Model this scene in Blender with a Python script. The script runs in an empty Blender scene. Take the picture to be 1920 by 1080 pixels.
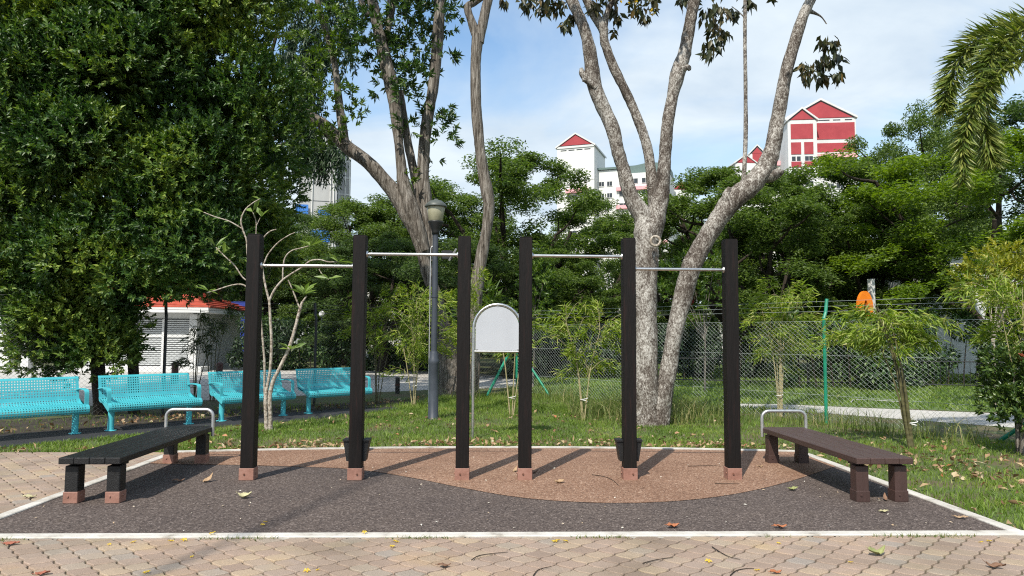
import bpy, math, random
import numpy as np
from mathutils import Vector, Matrix
SC = bpy.context.scene
COL = SC.collection
rng = np.random.default_rng(7)
random.seed(7)
PI = math.pi

# ------------------------------------------------------------------ camera
FPX = 1331.0
YAW, PITCH, ROLL = .0343, .0681, .0062
CAMZ = 1.5
def _axes():
    cy, sy = math.cos(YAW), math.sin(YAW); cp, sp = math.cos(PITCH), math.sin(PITCH)
    F = np.array([sy*cp, cy*cp, sp]); R = np.array([cy, -sy, 0.]); U = np.cross(R, F)
    cr, sr = math.cos(ROLL), math.sin(ROLL)
    return cr*R+sr*U, -sr*R+cr*U, F
RX, UX, FX = _axes()
CP = np.array([0, 0, CAMZ])
def ray(px, py): return FX+(px-960)/FPX*RX-(py-540)/FPX*UX
def W(px, py, Y):
    d = ray(px, py); return CP+d*(Y/d[1])
def G(px, py, z=0.):
    d = ray(px, py); return CP+d*((z-CAMZ)/d[2])
cam = bpy.data.cameras.new('camera'); co = bpy.data.objects.new('camera', cam); COL.objects.link(co)
cam.sensor_width = 36; cam.lens = 36*FPX/1920; cam.clip_end = 2000; cam.clip_start = .05
M = Matrix(((RX[0], UX[0], -FX[0], 0), (RX[1], UX[1], -FX[1], 0), (RX[2], UX[2], -FX[2], CAMZ), (0, 0, 0, 1)))
co.matrix_world = M
SC.camera = co

# ------------------------------------------------------------------ materials
def newmat(name):
    m = bpy.data.materials.new(name); m.use_nodes = True
    nt = m.node_tree; b = nt.nodes['Principled BSDF']
    return m, nt, b
def N(nt, t, **kw):
    n = nt.nodes.new(t)
    for k, v in kw.items():
        if k in n.inputs.keys(): n.inputs[k].default_value = v
        else: setattr(n, k, v)
    return n
def ramp(nt, stops):
    r = nt.nodes.new('ShaderNodeValToRGB'); e = r.color_ramp.elements
    while len(e) < len(stops): e.new(.5)
    for el, (p, c) in zip(e, stops): el.position = p; el.color = (*c, 1)
    return r
def coords(nt, kind='Object', scale=(1, 1, 1)):
    t = nt.nodes.new('ShaderNodeTexCoord'); mp = nt.nodes.new('ShaderNodeMapping')
    mp.inputs['Scale'].default_value = scale
    nt.links.new(t.outputs[kind], mp.inputs['Vector']); return mp.outputs['Vector']
def noise_mat(name, stops, scale=5, detail=6, rough=.7, bump=0, bscale=None, stretch=(1, 1, 1), metal=0, kind='Object', dist=0, spec=.5, second=None):
    """colour from noise through a ramp; optional second noise multiplied over it (scale, lo, hi)"""
    m, nt, b = newmat(name); L = nt.links.new
    v = coords(nt, kind, stretch)
    n = N(nt, 'ShaderNodeTexNoise', Scale=scale, Detail=detail, Roughness=.6, Distortion=dist); L(v, n.inputs['Vector'])
    r = ramp(nt, stops); L(n.outputs['Fac'], r.inputs['Fac']); out = r.outputs['Color']
    if second:
        n2 = N(nt, 'ShaderNodeTexNoise', Scale=second[0], Detail=4); L(v, n2.inputs['Vector'])
        mr = N(nt, 'ShaderNodeMapRange'); mr.inputs[1].default_value = .3; mr.inputs[2].default_value = .7
        mr.inputs[3].default_value = second[1]; mr.inputs[4].default_value = second[2]
        L(n2.outputs['Fac'], mr.inputs[0])
        mx = nt.nodes.new('ShaderNodeVectorMath'); mx.operation = 'SCALE'
        L(out, mx.inputs[0]); L(mr.outputs[0], mx.inputs['Scale']); out = mx.outputs[0]
    L(out, b.inputs['Base Color']); b.inputs['Roughness'].default_value = rough; b.inputs['Metallic'].default_value = metal
    b.inputs['Specular IOR Level'].default_value = spec
    if bump:
        bn = N(nt, 'ShaderNodeTexNoise', Scale=bscale or scale, Detail=6); L(v, bn.inputs['Vector'])
        bp = N(nt, 'ShaderNodeBump', Strength=bump, Distance=.02); L(bn.outputs['Fac'], bp.inputs['Height']); L(bp.outputs['Normal'], b.inputs['Normal'])
    return m
def leaf_mat(name, stops, rough=.45, trans=.25, tcol=None, patch=None):
    m, nt, b = newmat(name); L = nt.links.new
    g = nt.nodes.new('ShaderNodeNewGeometry')
    r = ramp(nt, stops); fac = g.outputs['Random Per Island']
    if patch:   # noise patches of brighter leaves; on the dense tree they paint sunlit clusters
        v = coords(nt, 'Object'); n = N(nt, 'ShaderNodeTexNoise', Scale=patch, Detail=2); L(v, n.inputs['Vector'])
        mr = N(nt, 'ShaderNodeMapRange'); mr.inputs[1].default_value = .35; mr.inputs[2].default_value = .65; L(n.outputs['Fac'], mr.inputs[0])
        mm = N(nt, 'ShaderNodeMath', operation='MULTIPLY_ADD'); L(fac, mm.inputs[0]); mm.inputs[1].default_value = .5
        m2 = N(nt, 'ShaderNodeMath', operation='MULTIPLY'); L(mr.outputs[0], m2.inputs[0]); m2.inputs[1].default_value = .5
        L(m2.outputs[0], mm.inputs[2]); fac = mm.outputs[0]
    L(fac, r.inputs['Fac'])
    L(r.outputs['Color'], b.inputs['Base Color']); b.inputs['Roughness'].default_value = rough
    if trans:
        t = nt.nodes.new('ShaderNodeBsdfTranslucent')
        hs = N(nt, 'ShaderNodeHueSaturation', Saturation=1.15, Value=1.5); L(r.outputs['Color'], hs.inputs['Color']); L(hs.outputs[0], t.inputs['Color'])
        mx = nt.nodes.new('ShaderNodeMixShader'); mx.inputs[0].default_value = trans
        L(b.outputs[0], mx.inputs[1]); L(t.outputs[0], mx.inputs[2]); L(mx.outputs[0], nt.nodes['Material Output'].inputs['Surface'])
    return m
def plain(name, c, rough=.5, metal=0, var=.12, scale=3, bump=0):
    lo = tuple(x*(1-var) for x in c); hi = tuple(min(1, x*(1+var)) for x in c)
    return noise_mat(name, [(.3, lo), (.7, hi)], scale, 5, rough, bump, 40, metal=metal)
def granule_mat(name, dark, mid, light, tint, rough=.85):
    m, nt, b = newmat(name); L = nt.links.new; v = coords(nt)
    vo = N(nt, 'ShaderNodeTexVoronoi', Scale=95); L(v, vo.inputs['Vector'])
    sp = nt.nodes.new('ShaderNodeSeparateColor'); L(vo.outputs['Color'], sp.inputs[0])
    r = ramp(nt, [(.0, dark), (.45, mid), (.8, mid), (1, light)]); L(sp.outputs[0], r.inputs['Fac'])
    n = N(nt, 'ShaderNodeTexNoise', Scale=.9, Detail=7, Roughness=.65); L(v, n.inputs['Vector'])
    r2 = ramp(nt, [(.3, tint[0]), (.7, tint[1])]); L(n.outputs['Fac'], r2.inputs['Fac'])
    mx = N(nt, 'ShaderNodeMix', data_type='RGBA', blend_type='MULTIPLY'); mx.inputs[0].default_value = 1
    L(r.outputs[0], mx.inputs[6]); L(r2.outputs[0], mx.inputs[7]); L(mx.outputs[2], b.inputs['Base Color'])
    b.inputs['Roughness'].default_value = rough; b.inputs['Specular IOR Level'].default_value = .3
    bp = N(nt, 'ShaderNodeBump', Strength=.6, Distance=.006); L(vo.outputs['Distance'], bp.inputs['Height']); L(bp.outputs[0], b.inputs['Normal'])
    return m
MT = {}
MT['ground'] = noise_mat('ground_soil_grass', [(.3, (.075, .055, .03)), (.42, (.10, .085, .04)), (.52, (.065, .085, .022)), (.75, (.085, .12, .03))], 1.6, 10, .95, .5, 14)
MT['mat_brown'] = granule_mat('brown_rubber', (.028, .021, .02), (.092, .073, .063), (.22, .185, .165), ((.85, .83, .85), (1.15, 1.12, 1.1)))
MT['mat_orange'] = granule_mat('orange_rubber', (.1, .056, .038), (.25, .15, .1), (.47, .35, .265), ((.78, .72, .68), (1.1, 1.08, 1.06)))
MT['kerb'] = noise_mat('kerb_concrete', [(.28, (.2, .175, .14)), (.43, (.44, .415, .37)), (.7, (.58, .56, .52))], 5, 10, .85, .3, 40)
MT['joint'] = noise_mat('joint_sand', [(.35, (.06, .045, .03)), (.6, (.1, .08, .05)), (.75, (.06, .08, .025))], 6, 6, .95)
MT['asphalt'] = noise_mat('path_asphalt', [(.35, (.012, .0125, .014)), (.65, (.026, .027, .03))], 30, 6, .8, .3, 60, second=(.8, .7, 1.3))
MT['road'] = noise_mat('road_concrete', [(.3, (.36, .35, .32)), (.7, (.48, .46, .43))], 1.2, 8, .9, .2, 30)
MT['verge'] = noise_mat('verge_grass', [(.3, (.05, .085, .02)), (.55, (.085, .135, .03)), (.75, (.13, .17, .05))], 2.2, 9, .95, .6, 18)
def paver_mat():
    m, nt, b = newmat('paver_brick'); L = nt.links.new; v = coords(nt)
    g = nt.nodes.new('ShaderNodeNewGeometry')
    r = ramp(nt, [(0, (.245, .18, .14)), (.3, (.31, .228, .175)), (.6, (.28, .215, .172)), (.85, (.345, .262, .182)), (1, (.26, .222, .19))]); L(g.outputs['Random Per Island'], r.inputs['Fac'])
    n = N(nt, 'ShaderNodeTexNoise', Scale=150, Detail=3); L(v, n.inputs['Vector'])
    r2 = ramp(nt, [(.3, (.72, .72, .72)), (.7, (1.25, 1.25, 1.25))]); L(n.outputs['Fac'], r2.inputs['Fac'])
    n3 = N(nt, 'ShaderNodeTexNoise', Scale=1.4, Detail=6); L(v, n3.inputs['Vector'])
    r3 = ramp(nt, [(.3, (.72, .74, .7)), (.55, (1, 1, 1)), (.72, (1.08, 1.04, .85))]); L(n3.outputs['Fac'], r3.inputs['Fac'])
    a = N(nt, 'ShaderNodeMix', data_type='RGBA', blend_type='MULTIPLY'); a.inputs[0].default_value = 1; L(r.outputs[0], a.inputs[6]); L(r2.outputs[0], a.inputs[7])
    c = N(nt, 'ShaderNodeMix', data_type='RGBA', blend_type='MULTIPLY'); c.inputs[0].default_value = 1; L(a.outputs[2], c.inputs[6]); L(r3.outputs[0], c.inputs[7])
    L(c.outputs[2], b.inputs['Base Color']); b.inputs['Roughness'].default_value = .9
    bp = N(nt, 'ShaderNodeBump', Strength=.4, Distance=.004); L(n.outputs['Fac'], bp.inputs['Height']); L(bp.outputs[0], b.inputs['Normal'])
    return m
MT['paver'] = paver_mat()
MT['post'] = noise_mat('dark_stained_wood', [(.3, (.0042, .0034, .0032)), (.55, (.0075, .0056, .005)), (.72, (.02, .0085, .007)), (.82, (.034, .03, .028))], 6, 8, .6, .3, 30, stretch=(5, 5, .35), spec=.22)
MT['blackwood'] = noise_mat('black_painted_wood', [(.3, (.006, .006, .0062)), (.6, (.011, .0108, .011)), (.8, (.036, .033, .031))], 7, 9, .5, .35, 30, stretch=(5, .5, 5), spec=.4)
MT['brownwood'] = noise_mat('brown_painted_wood', [(.3, (.05, .03, .025)), (.6, (.066, .038, .032)), (.85, (.09, .058, .05))], 6, 8, .5, .25, 30, stretch=(5, .5, 5), spec=.4)
MT['brownleg'] = noise_mat('brown_painted_leg', [(.3, (.045, .024, .02)), (.7, (.062, .033, .028))], 5, 6, .5, .2, 30, stretch=(3, 3, .5))
MT['shoe'] = noise_mat('copper_painted_steel', [(.25, (.17, .08, .055)), (.5, (.27, .135, .1)), (.72, (.31, .165, .125)), (.85, (.44, .34, .29))], 9, 7, .55, .15, 40)
MT['steel'] = noise_mat('brushed_stainless', [(.3, (.5, .5, .49)), (.7, (.68, .68, .66))], 20, 4, .32, 0, metal=1, stretch=(1, 1, 1))
MT['galv'] = noise_mat('galvanised_pipe', [(.3, (.42, .42, .42)), (.7, (.62, .62, .61))], 14, 6, .42, 0, metal=.85)
MT['bolt'] = plain('bolt_steel', (.2, .1, .07), .4, .6)
MT['teal'] = noise_mat('teal_paint', [(.3, (.05, .37, .43)), (.7, (.075, .46, .52))], 4, 6, .4, .05, 30)
MT['panel'] = noise_mat('grey_acrylic', [(.3, (.4, .42, .45)), (.7, (.46, .48, .51))], .8, 3, .12, 0)
MT['lampgrey'] = noise_mat('slate_grey_paint', [(.3, (.035, .042, .055)), (.7, (.055, .064, .08))], 5, 6, .4, .05)
MT['lens'] = noise_mat('frosted_lantern', [(.3, (.24, .23, .155)), (.7, (.35, .335, .23))], 6, 5, .25)
MT['lampcap'] = noise_mat('lantern_cap', [(.3, (.05, .06, .055)), (.7, (.09, .1, .09))], 8, 6, .5)
MT['greenpost'] = noise_mat('green_fence_paint', [(.3, (.005, .16, .09)), (.7, (.012, .25, .15))], 6, 6, .4, .05)
MT['wire'] = plain('chain_link_wire', (.34, .38, .37), .45, .3)
MT['wiredark'] = plain('dark_chain_link_wire', (.11, .11, .11), .6, .3)  # one dark grey tone for the left fence's wire
MT['darkpost'] = plain('dark_fence_post', (.03, .032, .035), .6)
MT['concrete'] = noise_mat('precast_concrete', [(.3, (.33, .33, .33)), (.7, (.44, .44, .43))], .35, 8, .9, stretch=(1, 1, .4))
MT['white'] = noise_mat('white_wall_paint', [(.3, (.52, .53, .52)), (.7, (.63, .63, .62))], .5, 8, .8, stretch=(1, 1, .3))
MT['offwhite'] = noise_mat('cream_wall_paint', [(.3, (.6, .6, .58)), (.7, (.7, .7, .67))], .3, 8, .85, stretch=(1, 1, .3))
MT['red'] = noise_mat('red_wall_paint', [(.3, (.3, .035, .045)), (.7, (.37, .05, .06))], .6, 6, .8)
MT['pink'] = plain('pink_wall_paint', (.72, .36, .38), .8)
MT['glassdark'] = plain('dark_window_glass', (.035, .04, .045), .15)
MT['roofgreen'] = plain('grey_green_roof', (.1, .15, .14), .7)
MT['roofgrey'] = plain('dark_grey_roof', (.09, .1, .11), .7)
def tile_mat():
    m, nt, b = newmat('red_clay_tiles'); L = nt.links.new; v = coords(nt, 'Object')
    n = N(nt, 'ShaderNodeTexNoise', Scale=2.5, Detail=8); L(v, n.inputs['Vector'])
    r = ramp(nt, [(.3, (.2, .035, .018)), (.5, (.42, .07, .035)), (.75, (.5, .11, .06))]); L(n.outputs['Fac'], r.inputs['Fac'])
    L(r.outputs[0], b.inputs['Base Color']); b.inputs['Roughness'].default_value = .7
    return m
MT['tile'] = tile_mat()
MT['louvre'] = plain('white_louvre', (.5, .52, .52), .6)
MT['soil'] = noise_mat('shade_painted_soil', [(.35, (.018, .014, .009)), (.6, (.04, .031, .02)), (.75, (.035, .045, .015))], 3, 10, .95, .6, 20)  # soil, with the dense tree's shade put into its colour
MT['louvregap'] = plain('louvre_gap', (.1, .1, .1), .8)
MT['blue'] = plain('blue_netting', (.03, .16, .5), .7, var=.3)
MT['bluedark'] = plain('blue_hoarding', (.012, .035, .25), .6)
MT['orange'] = plain('orange_plastic', (.75, .2, .015), .4)
MT['globe'] = plain('white_globe_glass', (.75, .76, .78), .15, var=.03)
MT['brownbollard'] = plain('brown_bollard_paint', (.07, .025, .02), .6)
MT['trackblack'] = plain('black_iron', (.012, .013, .014), .5)
MT['yellowpaint'] = plain('yellow_paint', (.7, .55, .1), .6)

def bark_lichen():
    m, nt, b = newmat('lichen_bark'); L = nt.links.new; v = coords(nt, 'Object', (1, 1, .6))
    vo = N(nt, 'ShaderNodeTexVoronoi', Scale=26, feature='F1'); 
    n = N(nt, 'ShaderNodeTexNoise', Scale=7, Detail=10, Roughness=.78, Distortion=1.6); L(v, n.inputs['Vector'])
    L(v, vo.inputs['Vector'])
    n2 = N(nt, 'ShaderNodeTexNoise', Scale=52, Detail=6, Roughness=.7); L(v, n2.inputs['Vector'])
    a = N(nt, 'ShaderNodeMath', operation='ADD'); L(n.outputs['Fac'], a.inputs[0]); L(n2.outputs['Fac'], a.inputs[1])
    n3 = N(nt, 'ShaderNodeTexNoise', Scale=1.6, Detail=4); L(v, n3.inputs['Vector']); a3 = N(nt, 'ShaderNodeMath', operation='MULTIPLY_ADD'); L(n3.outputs['Fac'], a3.inputs[0]); a3.inputs[1].default_value = .5; L(a.outputs[0], a3.inputs[2])
    h = N(nt, 'ShaderNodeMath', operation='MULTIPLY'); L(a3.outputs[0], h.inputs[0]); h.inputs[1].default_value = .4
    r = ramp(nt, [(.37, (.018, .013, .01)), (.44, (.055, .043, .034)), (.49, (.125, .106, .09)), (.53, (.28, .26, .23)), (.6, (.55, .53, .49))]); L(h.outputs[0], r.inputs['Fac'])
    L(r.outputs[0], b.inputs['Base Color']); b.inputs['Roughness'].default_value = .9; b.inputs['Specular IOR Level'].default_value = .2
    bp = N(nt, 'ShaderNodeBump', Strength=.9, Distance=.03); L(h.outputs[0], bp.inputs['Height']); L(bp.outputs[0], b.inputs['Normal'])
    return m
MT['bark_lichen'] = bark_lichen()
def bark_fissured(name, stops, sx=14, sz=1.3):
    m, nt, b = newmat(name); L = nt.links.new; v = coords(nt, 'Object', (sx, sx, sz))
    n = N(nt, 'ShaderNodeTexNoise', Scale=1.4, Detail=10, Roughness=.7, Distortion=.8); L(v, n.inputs['Vector'])
    r = ramp(nt, stops); L(n.outputs['Fac'], r.inputs['Fac']); L(r.outputs[0], b.inputs['Base Color'])
    b.inputs['Roughness'].default_value = .92; b.inputs['Specular IOR Level'].default_value = .2
    bp = N(nt, 'ShaderNodeBump', Strength=1, Distance=.05); L(n.outputs['Fac'], bp.inputs['Height']); L(bp.outputs[0], b.inputs['Normal'])
    return m
MT['bark_grey'] = bark_fissured('fissured_grey_bark', [(.32, (.02, .016, .013)), (.42, (.085, .071, .058)), (.53, (.2, .178, .152)), (.68, (.4, .37, .33))])
MT['bark_dark'] = bark_fissured('dark_bark', [(.3, (.018, .014, .011)), (.6, (.05, .04, .03)), (.8, (.1, .085, .07))], 8, 1)
MT['bark_pale'] = noise_mat('pale_frangipani_bark', [(.34, (.1, .075, .055)), (.46, (.27, .225, .175)), (.62, (.44, .4, .34))], 26, 8, .85, .4, 40)
MT['bamboo'] = noise_mat('bamboo_culm', [(.3, (.22, .2, .09)), (.7, (.4, .34, .2))], 8, 5, .5, stretch=(1, 1, 3))
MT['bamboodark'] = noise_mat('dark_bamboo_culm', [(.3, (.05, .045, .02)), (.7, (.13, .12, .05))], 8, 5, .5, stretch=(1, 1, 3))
MT['leaf_dense'] = leaf_mat('glossy_dark_leaf', [(0, (.018, .046, .013)), (.33, (.036, .088, .019)), (.62, (.11, .185, .032)), (1, (.29, .36, .06))], .48, .22, patch=.8)  # bright ramp end and patches put sunlit clusters into the leaf colour
MT['leaf_rain'] = leaf_mat('rain_tree_leaf', [(0, (.05, .085, .02)), (.5, (.09, .145, .03)), (1, (.15, .21, .045))], .6, .42)
MT['leaf_rainbright'] = leaf_mat('bright_rain_tree_leaf', [(0, (.07, .115, .018)), (.5, (.125, .195, .028)), (1, (.19, .265, .04))], .6, .45)
MT['leaf_raindark'] = leaf_mat('deep_rain_tree_leaf', [(0, (.034, .064, .02)), (.5, (.062, .105, .028)), (1, (.1, .15, .038))], .6, .38)
MT['leaf_A'] = leaf_mat('upper_tree_leaf', [(0, (.024, .055, .014)), (.6, (.05, .1, .022)), (1, (.11, .17, .035))], .4, .3)
MT['leaf_lime'] = leaf_mat('light_green_leaf', [(0, (.05, .1, .015)), (.5, (.085, .15, .02)), (1, (.15, .22, .035))], .45, .3)
MT['leaf_B'] = leaf_mat('olive_brown_leaf', [(0, (.022, .032, .012)), (.5, (.04, .05, .016)), (.85, (.075, .065, .02)), (1, (.14, .09, .025))], .42, .2)
MT['leaf_hang'] = leaf_mat('drooping_leaf', [(0, (.014, .038, .016)), (.6, (.028, .062, .022)), (1, (.05, .09, .03))], .5, .2)
MT['flower_yellow'] = leaf_mat('yellow_blossom', [(0, (.6, .38, .02)), (1, (.75, .58, .05))], .6, .3)
MT['leaf_bamboo'] = leaf_mat('bamboo_leaf', [(0, (.12, .2, .022)), (.5, (.22, .31, .04)), (.85, (.33, .4, .07)), (1, (.45, .43, .18))], .5, .4)
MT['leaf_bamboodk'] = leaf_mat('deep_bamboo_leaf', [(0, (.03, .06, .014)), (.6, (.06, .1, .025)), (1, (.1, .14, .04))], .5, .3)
MT['leaf_yellow'] = leaf_mat('yellow_green_leaf', [(0, (.13, .17, .02)), (.5, (.25, .27, .03)), (1, (.38, .36, .06))], .5, .3)
MT['leaf_hedge'] = leaf_mat('hedge_leaf', [(0, (.025, .06, .016)), (.6, (.05, .105, .025)), (1, (.1, .16, .04))], .45, .2)
MT['leaf_hedgedk'] = leaf_mat('dark_hedge_leaf', [(0, (.012, .03, .012)), (.6, (.025, .052, .018)), (1, (.045, .08, .025))], .5, .2)
MT['leaf_frangi'] = leaf_mat('frangipani_leaf', [(0, (.1, .18, .03)), (1, (.24, .32, .09))], .4, .35)
MT['leaf_shrub'] = leaf_mat('shrub_leaf', [(0, (.025, .055, .012)), (.6, (.06, .11, .02)), (1, (.16, .22, .05))], .35, .2)
MT['leaf_red'] = leaf_mat('red_young_leaf', [(0, (.35, .07, .03)), (1, (.5, .2, .12))], .45, .3)
MT['leaf_palm'] = leaf_mat('palm_leaflet', [(0, (.06, .105, .018)), (.5, (.145, .195, .034)), (1, (.3, .32, .085))], .4, .25)
MT['grass'] = leaf_mat('grass_blade', [(0, (.065, .12, .015)), (.5, (.13, .21, .026)), (.85, (.2, .275, .042)), (1, (.34, .31, .11))], .6, .3, patch=1.3)
MT['grass_tall'] = leaf_mat('tall_grass_blade', [(0, (.07, .11, .022)), (.6, (.14, .185, .04)), (.85, (.23, .24, .08)), (1, (.36, .31, .15))], .6, .3)
MT['litter'] = leaf_mat('dry_leaf', [(0, (.14, .07, .035)), (.4, (.28, .17, .09)), (.75, (.42, .31, .17)), (.9, (.5, .42, .28)), (1, (.4, .12, .04))], .75, .15)

# ------------------------------------------------------------------ mesh helpers
def nv(a): 
    a = np.asarray(a, float); return a/np.maximum(np.linalg.norm(a, axis=-1, keepdims=True), 1e-9)
def link(name, me, mat, parent=None, world=False):
    o = bpy.data.objects.new(name, me); COL.objects.link(o)
    if mat is not None:
        for mm in (mat if isinstance(mat, (list, tuple)) else [mat]): me.materials.append(mm)
    if parent is not None:
        o.parent = parent
        if world and parent.parent is None: o.location = -parent.location
    return o
def npmesh(name, V, T, smooth=False):
    me = bpy.data.meshes.new(name); V = np.ascontiguousarray(V, np.float32); T = np.ascontiguousarray(T, np.int32)
    k = T.shape[1]
    me.vertices.add(len(V)); me.vertices.foreach_set('co', V.ravel())
    me.loops.add(T.size); me.loops.foreach_set('vertex_index', T.ravel())
    me.polygons.add(len(T)); me.polygons.foreach_set('loop_start', np.arange(len(T), dtype=np.int32)*k)
    me.polygons.foreach_set('loop_total', np.full(len(T), k, np.int32))
    if smooth: me.polygons.foreach_set('use_smooth', np.ones(len(T), bool))
    me.update(calc_edges=True); return me
class MB:
    def __init__(s): s.v = []; s.f = []; s.m = []; s.sm = []
    def add(s, V, F, mi=0, smooth=False):
        o = len(s.v); s.v += [tuple(map(float, p)) for p in V]; s.f += [tuple(i+o for i in f) for f in F]
        s.m += [mi]*len(F); s.sm += [smooth]*len(F); return s
    def box(s, c, d, rz=0, mi=0, bev=0, top=None):
        x, y, z = d[0]/2, d[1]/2, d[2]/2
        tx, ty = (x*top[0], y*top[1]) if top else (x, y)
        if bev:
            b = min(bev, x*.45, y*.45, z*.45)
            def ring(hx, hy, zz): return [(-hx+b, -hy, zz), (hx-b, -hy, zz), (hx, -hy+b, zz), (hx, hy-b, zz), (hx-b, hy, zz), (-hx+b, hy, zz), (-hx, hy-b, zz), (-hx, -hy+b, zz)]
            def inr(hx, hy, zz): return [(-hx+b, -hy+b, zz), (hx-b, -hy+b, zz), (hx-b, -hy+b, zz), (hx-b, hy-b, zz), (hx-b, hy-b, zz), (-hx+b, hy-b, zz), (-hx+b, hy-b, zz), (-hx+b, -hy+b, zz)]
            V = ring(x, y, -z+b)+ring(tx, ty, z-b)
            V += [(-x+b, -y+b, -z), (x-b, -y+b, -z), (x-b, y-b, -z), (-x+b, y-b, -z), (-tx+b, -ty+b, z), (tx-b, -ty+b, z), (tx-b, ty-b, z), (-tx+b, ty-b, z)]
            F = [(i, (i+1) % 8, 8+(i+1) % 8, 8+i) for i in range(8)]
            F += [(16, 19, 18, 17), (20, 21, 22, 23)]
            F += [(0, 16, 17, 1), (2, 17, 18, 3), (4, 18, 19, 5), (6, 19, 16, 7), (1, 17, 2), (3, 18, 4), (5, 19, 6), (7, 16, 0)]
            F += [(8, 9, 21, 20), (10, 11, 22, 21), (12, 13, 23, 22), (14, 15, 20, 23), (9, 10, 21), (11, 12, 22), (13, 14, 23), (15, 8, 20)]
        else:
            V = [(-x, -y, -z), (x, -y, -z), (x, y, -z), (-x, y, -z), (-tx, -ty, z), (tx, -ty, z), (tx, ty, z), (-tx, ty, z)]
            F = [(0, 3, 2, 1), (4, 5, 6, 7), (0, 1, 5, 4), (1, 2, 6, 5), (2, 3, 7, 6), (3, 0, 4, 7)]
        ca, sa = math.cos(rz), math.sin(rz)
        V = [(c[0]+p[0]*ca-p[1]*sa, c[1]+p[0]*sa+p[1]*ca, c[2]+p[2]) for p in V]
        return s.add(V, F, mi)
    def prism(s, poly, z0, z1, mi=0):
        n = len(poly); V = [(p[0], p[1], z0) for p in poly]+[(p[0], p[1], z1) for p in poly]
        F = [(i, (i+1) % n, n+(i+1) % n, n+i) for i in range(n)]+[tuple(range(n-1, -1, -1)), tuple(range(n, 2*n))]
        return s.add(V, F, mi)
    def xz(s, poly, y0, y1, mi=0):
        n = len(poly); V = [(p[0], y0, p[1]) for p in poly]+[(p[0], y1, p[1]) for p in poly]
        F = [(i, (i+1) % n, n+(i+1) % n, n+i) for i in range(n)]+[tuple(range(n-1, -1, -1)), tuple(range(n, 2*n))]
        return s.add(V, F, mi)
    def sheet(s, poly, z, mi=0): return s.add([(p[0], p[1], z) for p in poly], [tuple(range(len(poly)))], mi)
    def tube(s, pts, rad, n=8, mi=0, rough=0, cap=True, smooth=True, seed=0):
        pts = np.asarray(pts, float); k = len(pts)
        rad = np.full(k, rad) if np.isscalar(rad) else np.asarray(rad, float)
        t = nv(np.gradient(pts, axis=0)); ref = np.array([1., 0, 0]) if abs(t[0][0]) < .9 else np.array([0, 1., 0])
        V = []; a = np.linspace(0, 2*PI, n, endpoint=False); u = nv(ref-t[0]*(ref@t[0]))
        rs = np.random.default_rng(seed+len(s.v)); ph = rs.uniform(0, 6.3, 4)
        for i in range(k):
            u = nv(u-t[i]*(u@t[i])); w = np.cross(t[i], u)
            rr = rad[i]*np.ones(n)
            if rough:
                rr = rr*(1+rough*(.5*np.sin(2*a+i*.33+ph[0])+.4*np.sin(3*a-i*.51+ph[1])+.35*np.sin(i*.9+ph[2])+rs.normal(0, .35, n)))
            V += list(pts[i]+np.outer(rr*np.cos(a), u)+np.outer(rr*np.sin(a), w))
        F = [(i*n+j, i*n+(j+1) % n, (i+1)*n+(j+1) % n, (i+1)*n+j) for i in range(k-1) for j in range(n)]
        s.add(V, F, mi, smooth)
        if cap: s.add([V[j] for j in range(n)], [tuple(range(n-1, -1, -1))], mi); s.add([V[(k-1)*n+j] for j in range(n)], [tuple(range(n))], mi)
        return s
    def lathe(s, prof, c=(0, 0, 0), n=24, mi=0, smooth=True):
        V = []; a = np.linspace(0, 2*PI, n, endpoint=False)
        for r, z in prof: V += [(c[0]+r*math.cos(x), c[1]+r*math.sin(x), c[2]+z) for x in a]
        k = len(prof); F = [(i*n+j, i*n+(j+1) % n, (i+1)*n+(j+1) % n, (i+1)*n+j) for i in range(k-1) for j in range(n)]
        s.add(V, F, mi, smooth)
        if prof[0][0] > 1e-4: s.add(V[:n], [tuple(range(n-1, -1, -1))], mi)
        if prof[-1][0] > 1e-4: s.add(V[-n:], [tuple(range(n))], mi)
        return s
    def build(s, name, mat, parent=None, world=False):
        me = bpy.data.meshes.new(name); me.from_pydata(s.v, [], s.f)
        me.polygons.foreach_set('material_index', s.m); me.polygons.foreach_set('use_smooth', s.sm); me.update()
        return link(name, me, mat, parent, world)
def tag(o, label=None, cat=None, group=None, kind=None):
    if label: o['label'] = label
    if cat: o['category'] = cat
    if group: o['group'] = group
    if kind: o['kind'] = kind
    return o
def thing(name, label, cat, loc=(0, 0, 0), rz=0, group=None):
    o = bpy.data.objects.new(name, None); COL.objects.link(o); o.empty_display_size = .2
    o.location = loc; o.rotation_euler = (0, 0, rz); return tag(o, label, cat, group)
def dup(root, loc, rz=0, label=None, group=None, scale=None):
    r = root.copy(); COL.objects.link(r); r.location = loc; r.rotation_euler = (0, 0, rz)
    if scale: r.scale = (scale,)*3 if np.isscalar(scale) else scale
    if label: r['label'] = label
    if group: r['group'] = group
    for ch in list(root.children):
        c = ch.copy(); COL.objects.link(c); c.parent = r
        for g in ch.children:
            d = g.copy(); COL.objects.link(d); d.parent = c
    return r
def smooth_path(P, k=4):
    P = np.asarray(P, float); out = []
    Q = np.vstack([2*P[0]-P[1], P, 2*P[-1]-P[-2]])
    for i in range(1, len(Q)-2):
        for t in np.linspace(0, 1, k, endpoint=False):
            a, b, c, d = Q[i-1], Q[i], Q[i+1], Q[i+2]
            out.append(.5*((2*b)+(-a+c)*t+(2*a-5*b+4*c-d)*t*t+(-a+3*b-3*c+d)*t**3))
    out.append(P[-1]); return np.array(out)
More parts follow.
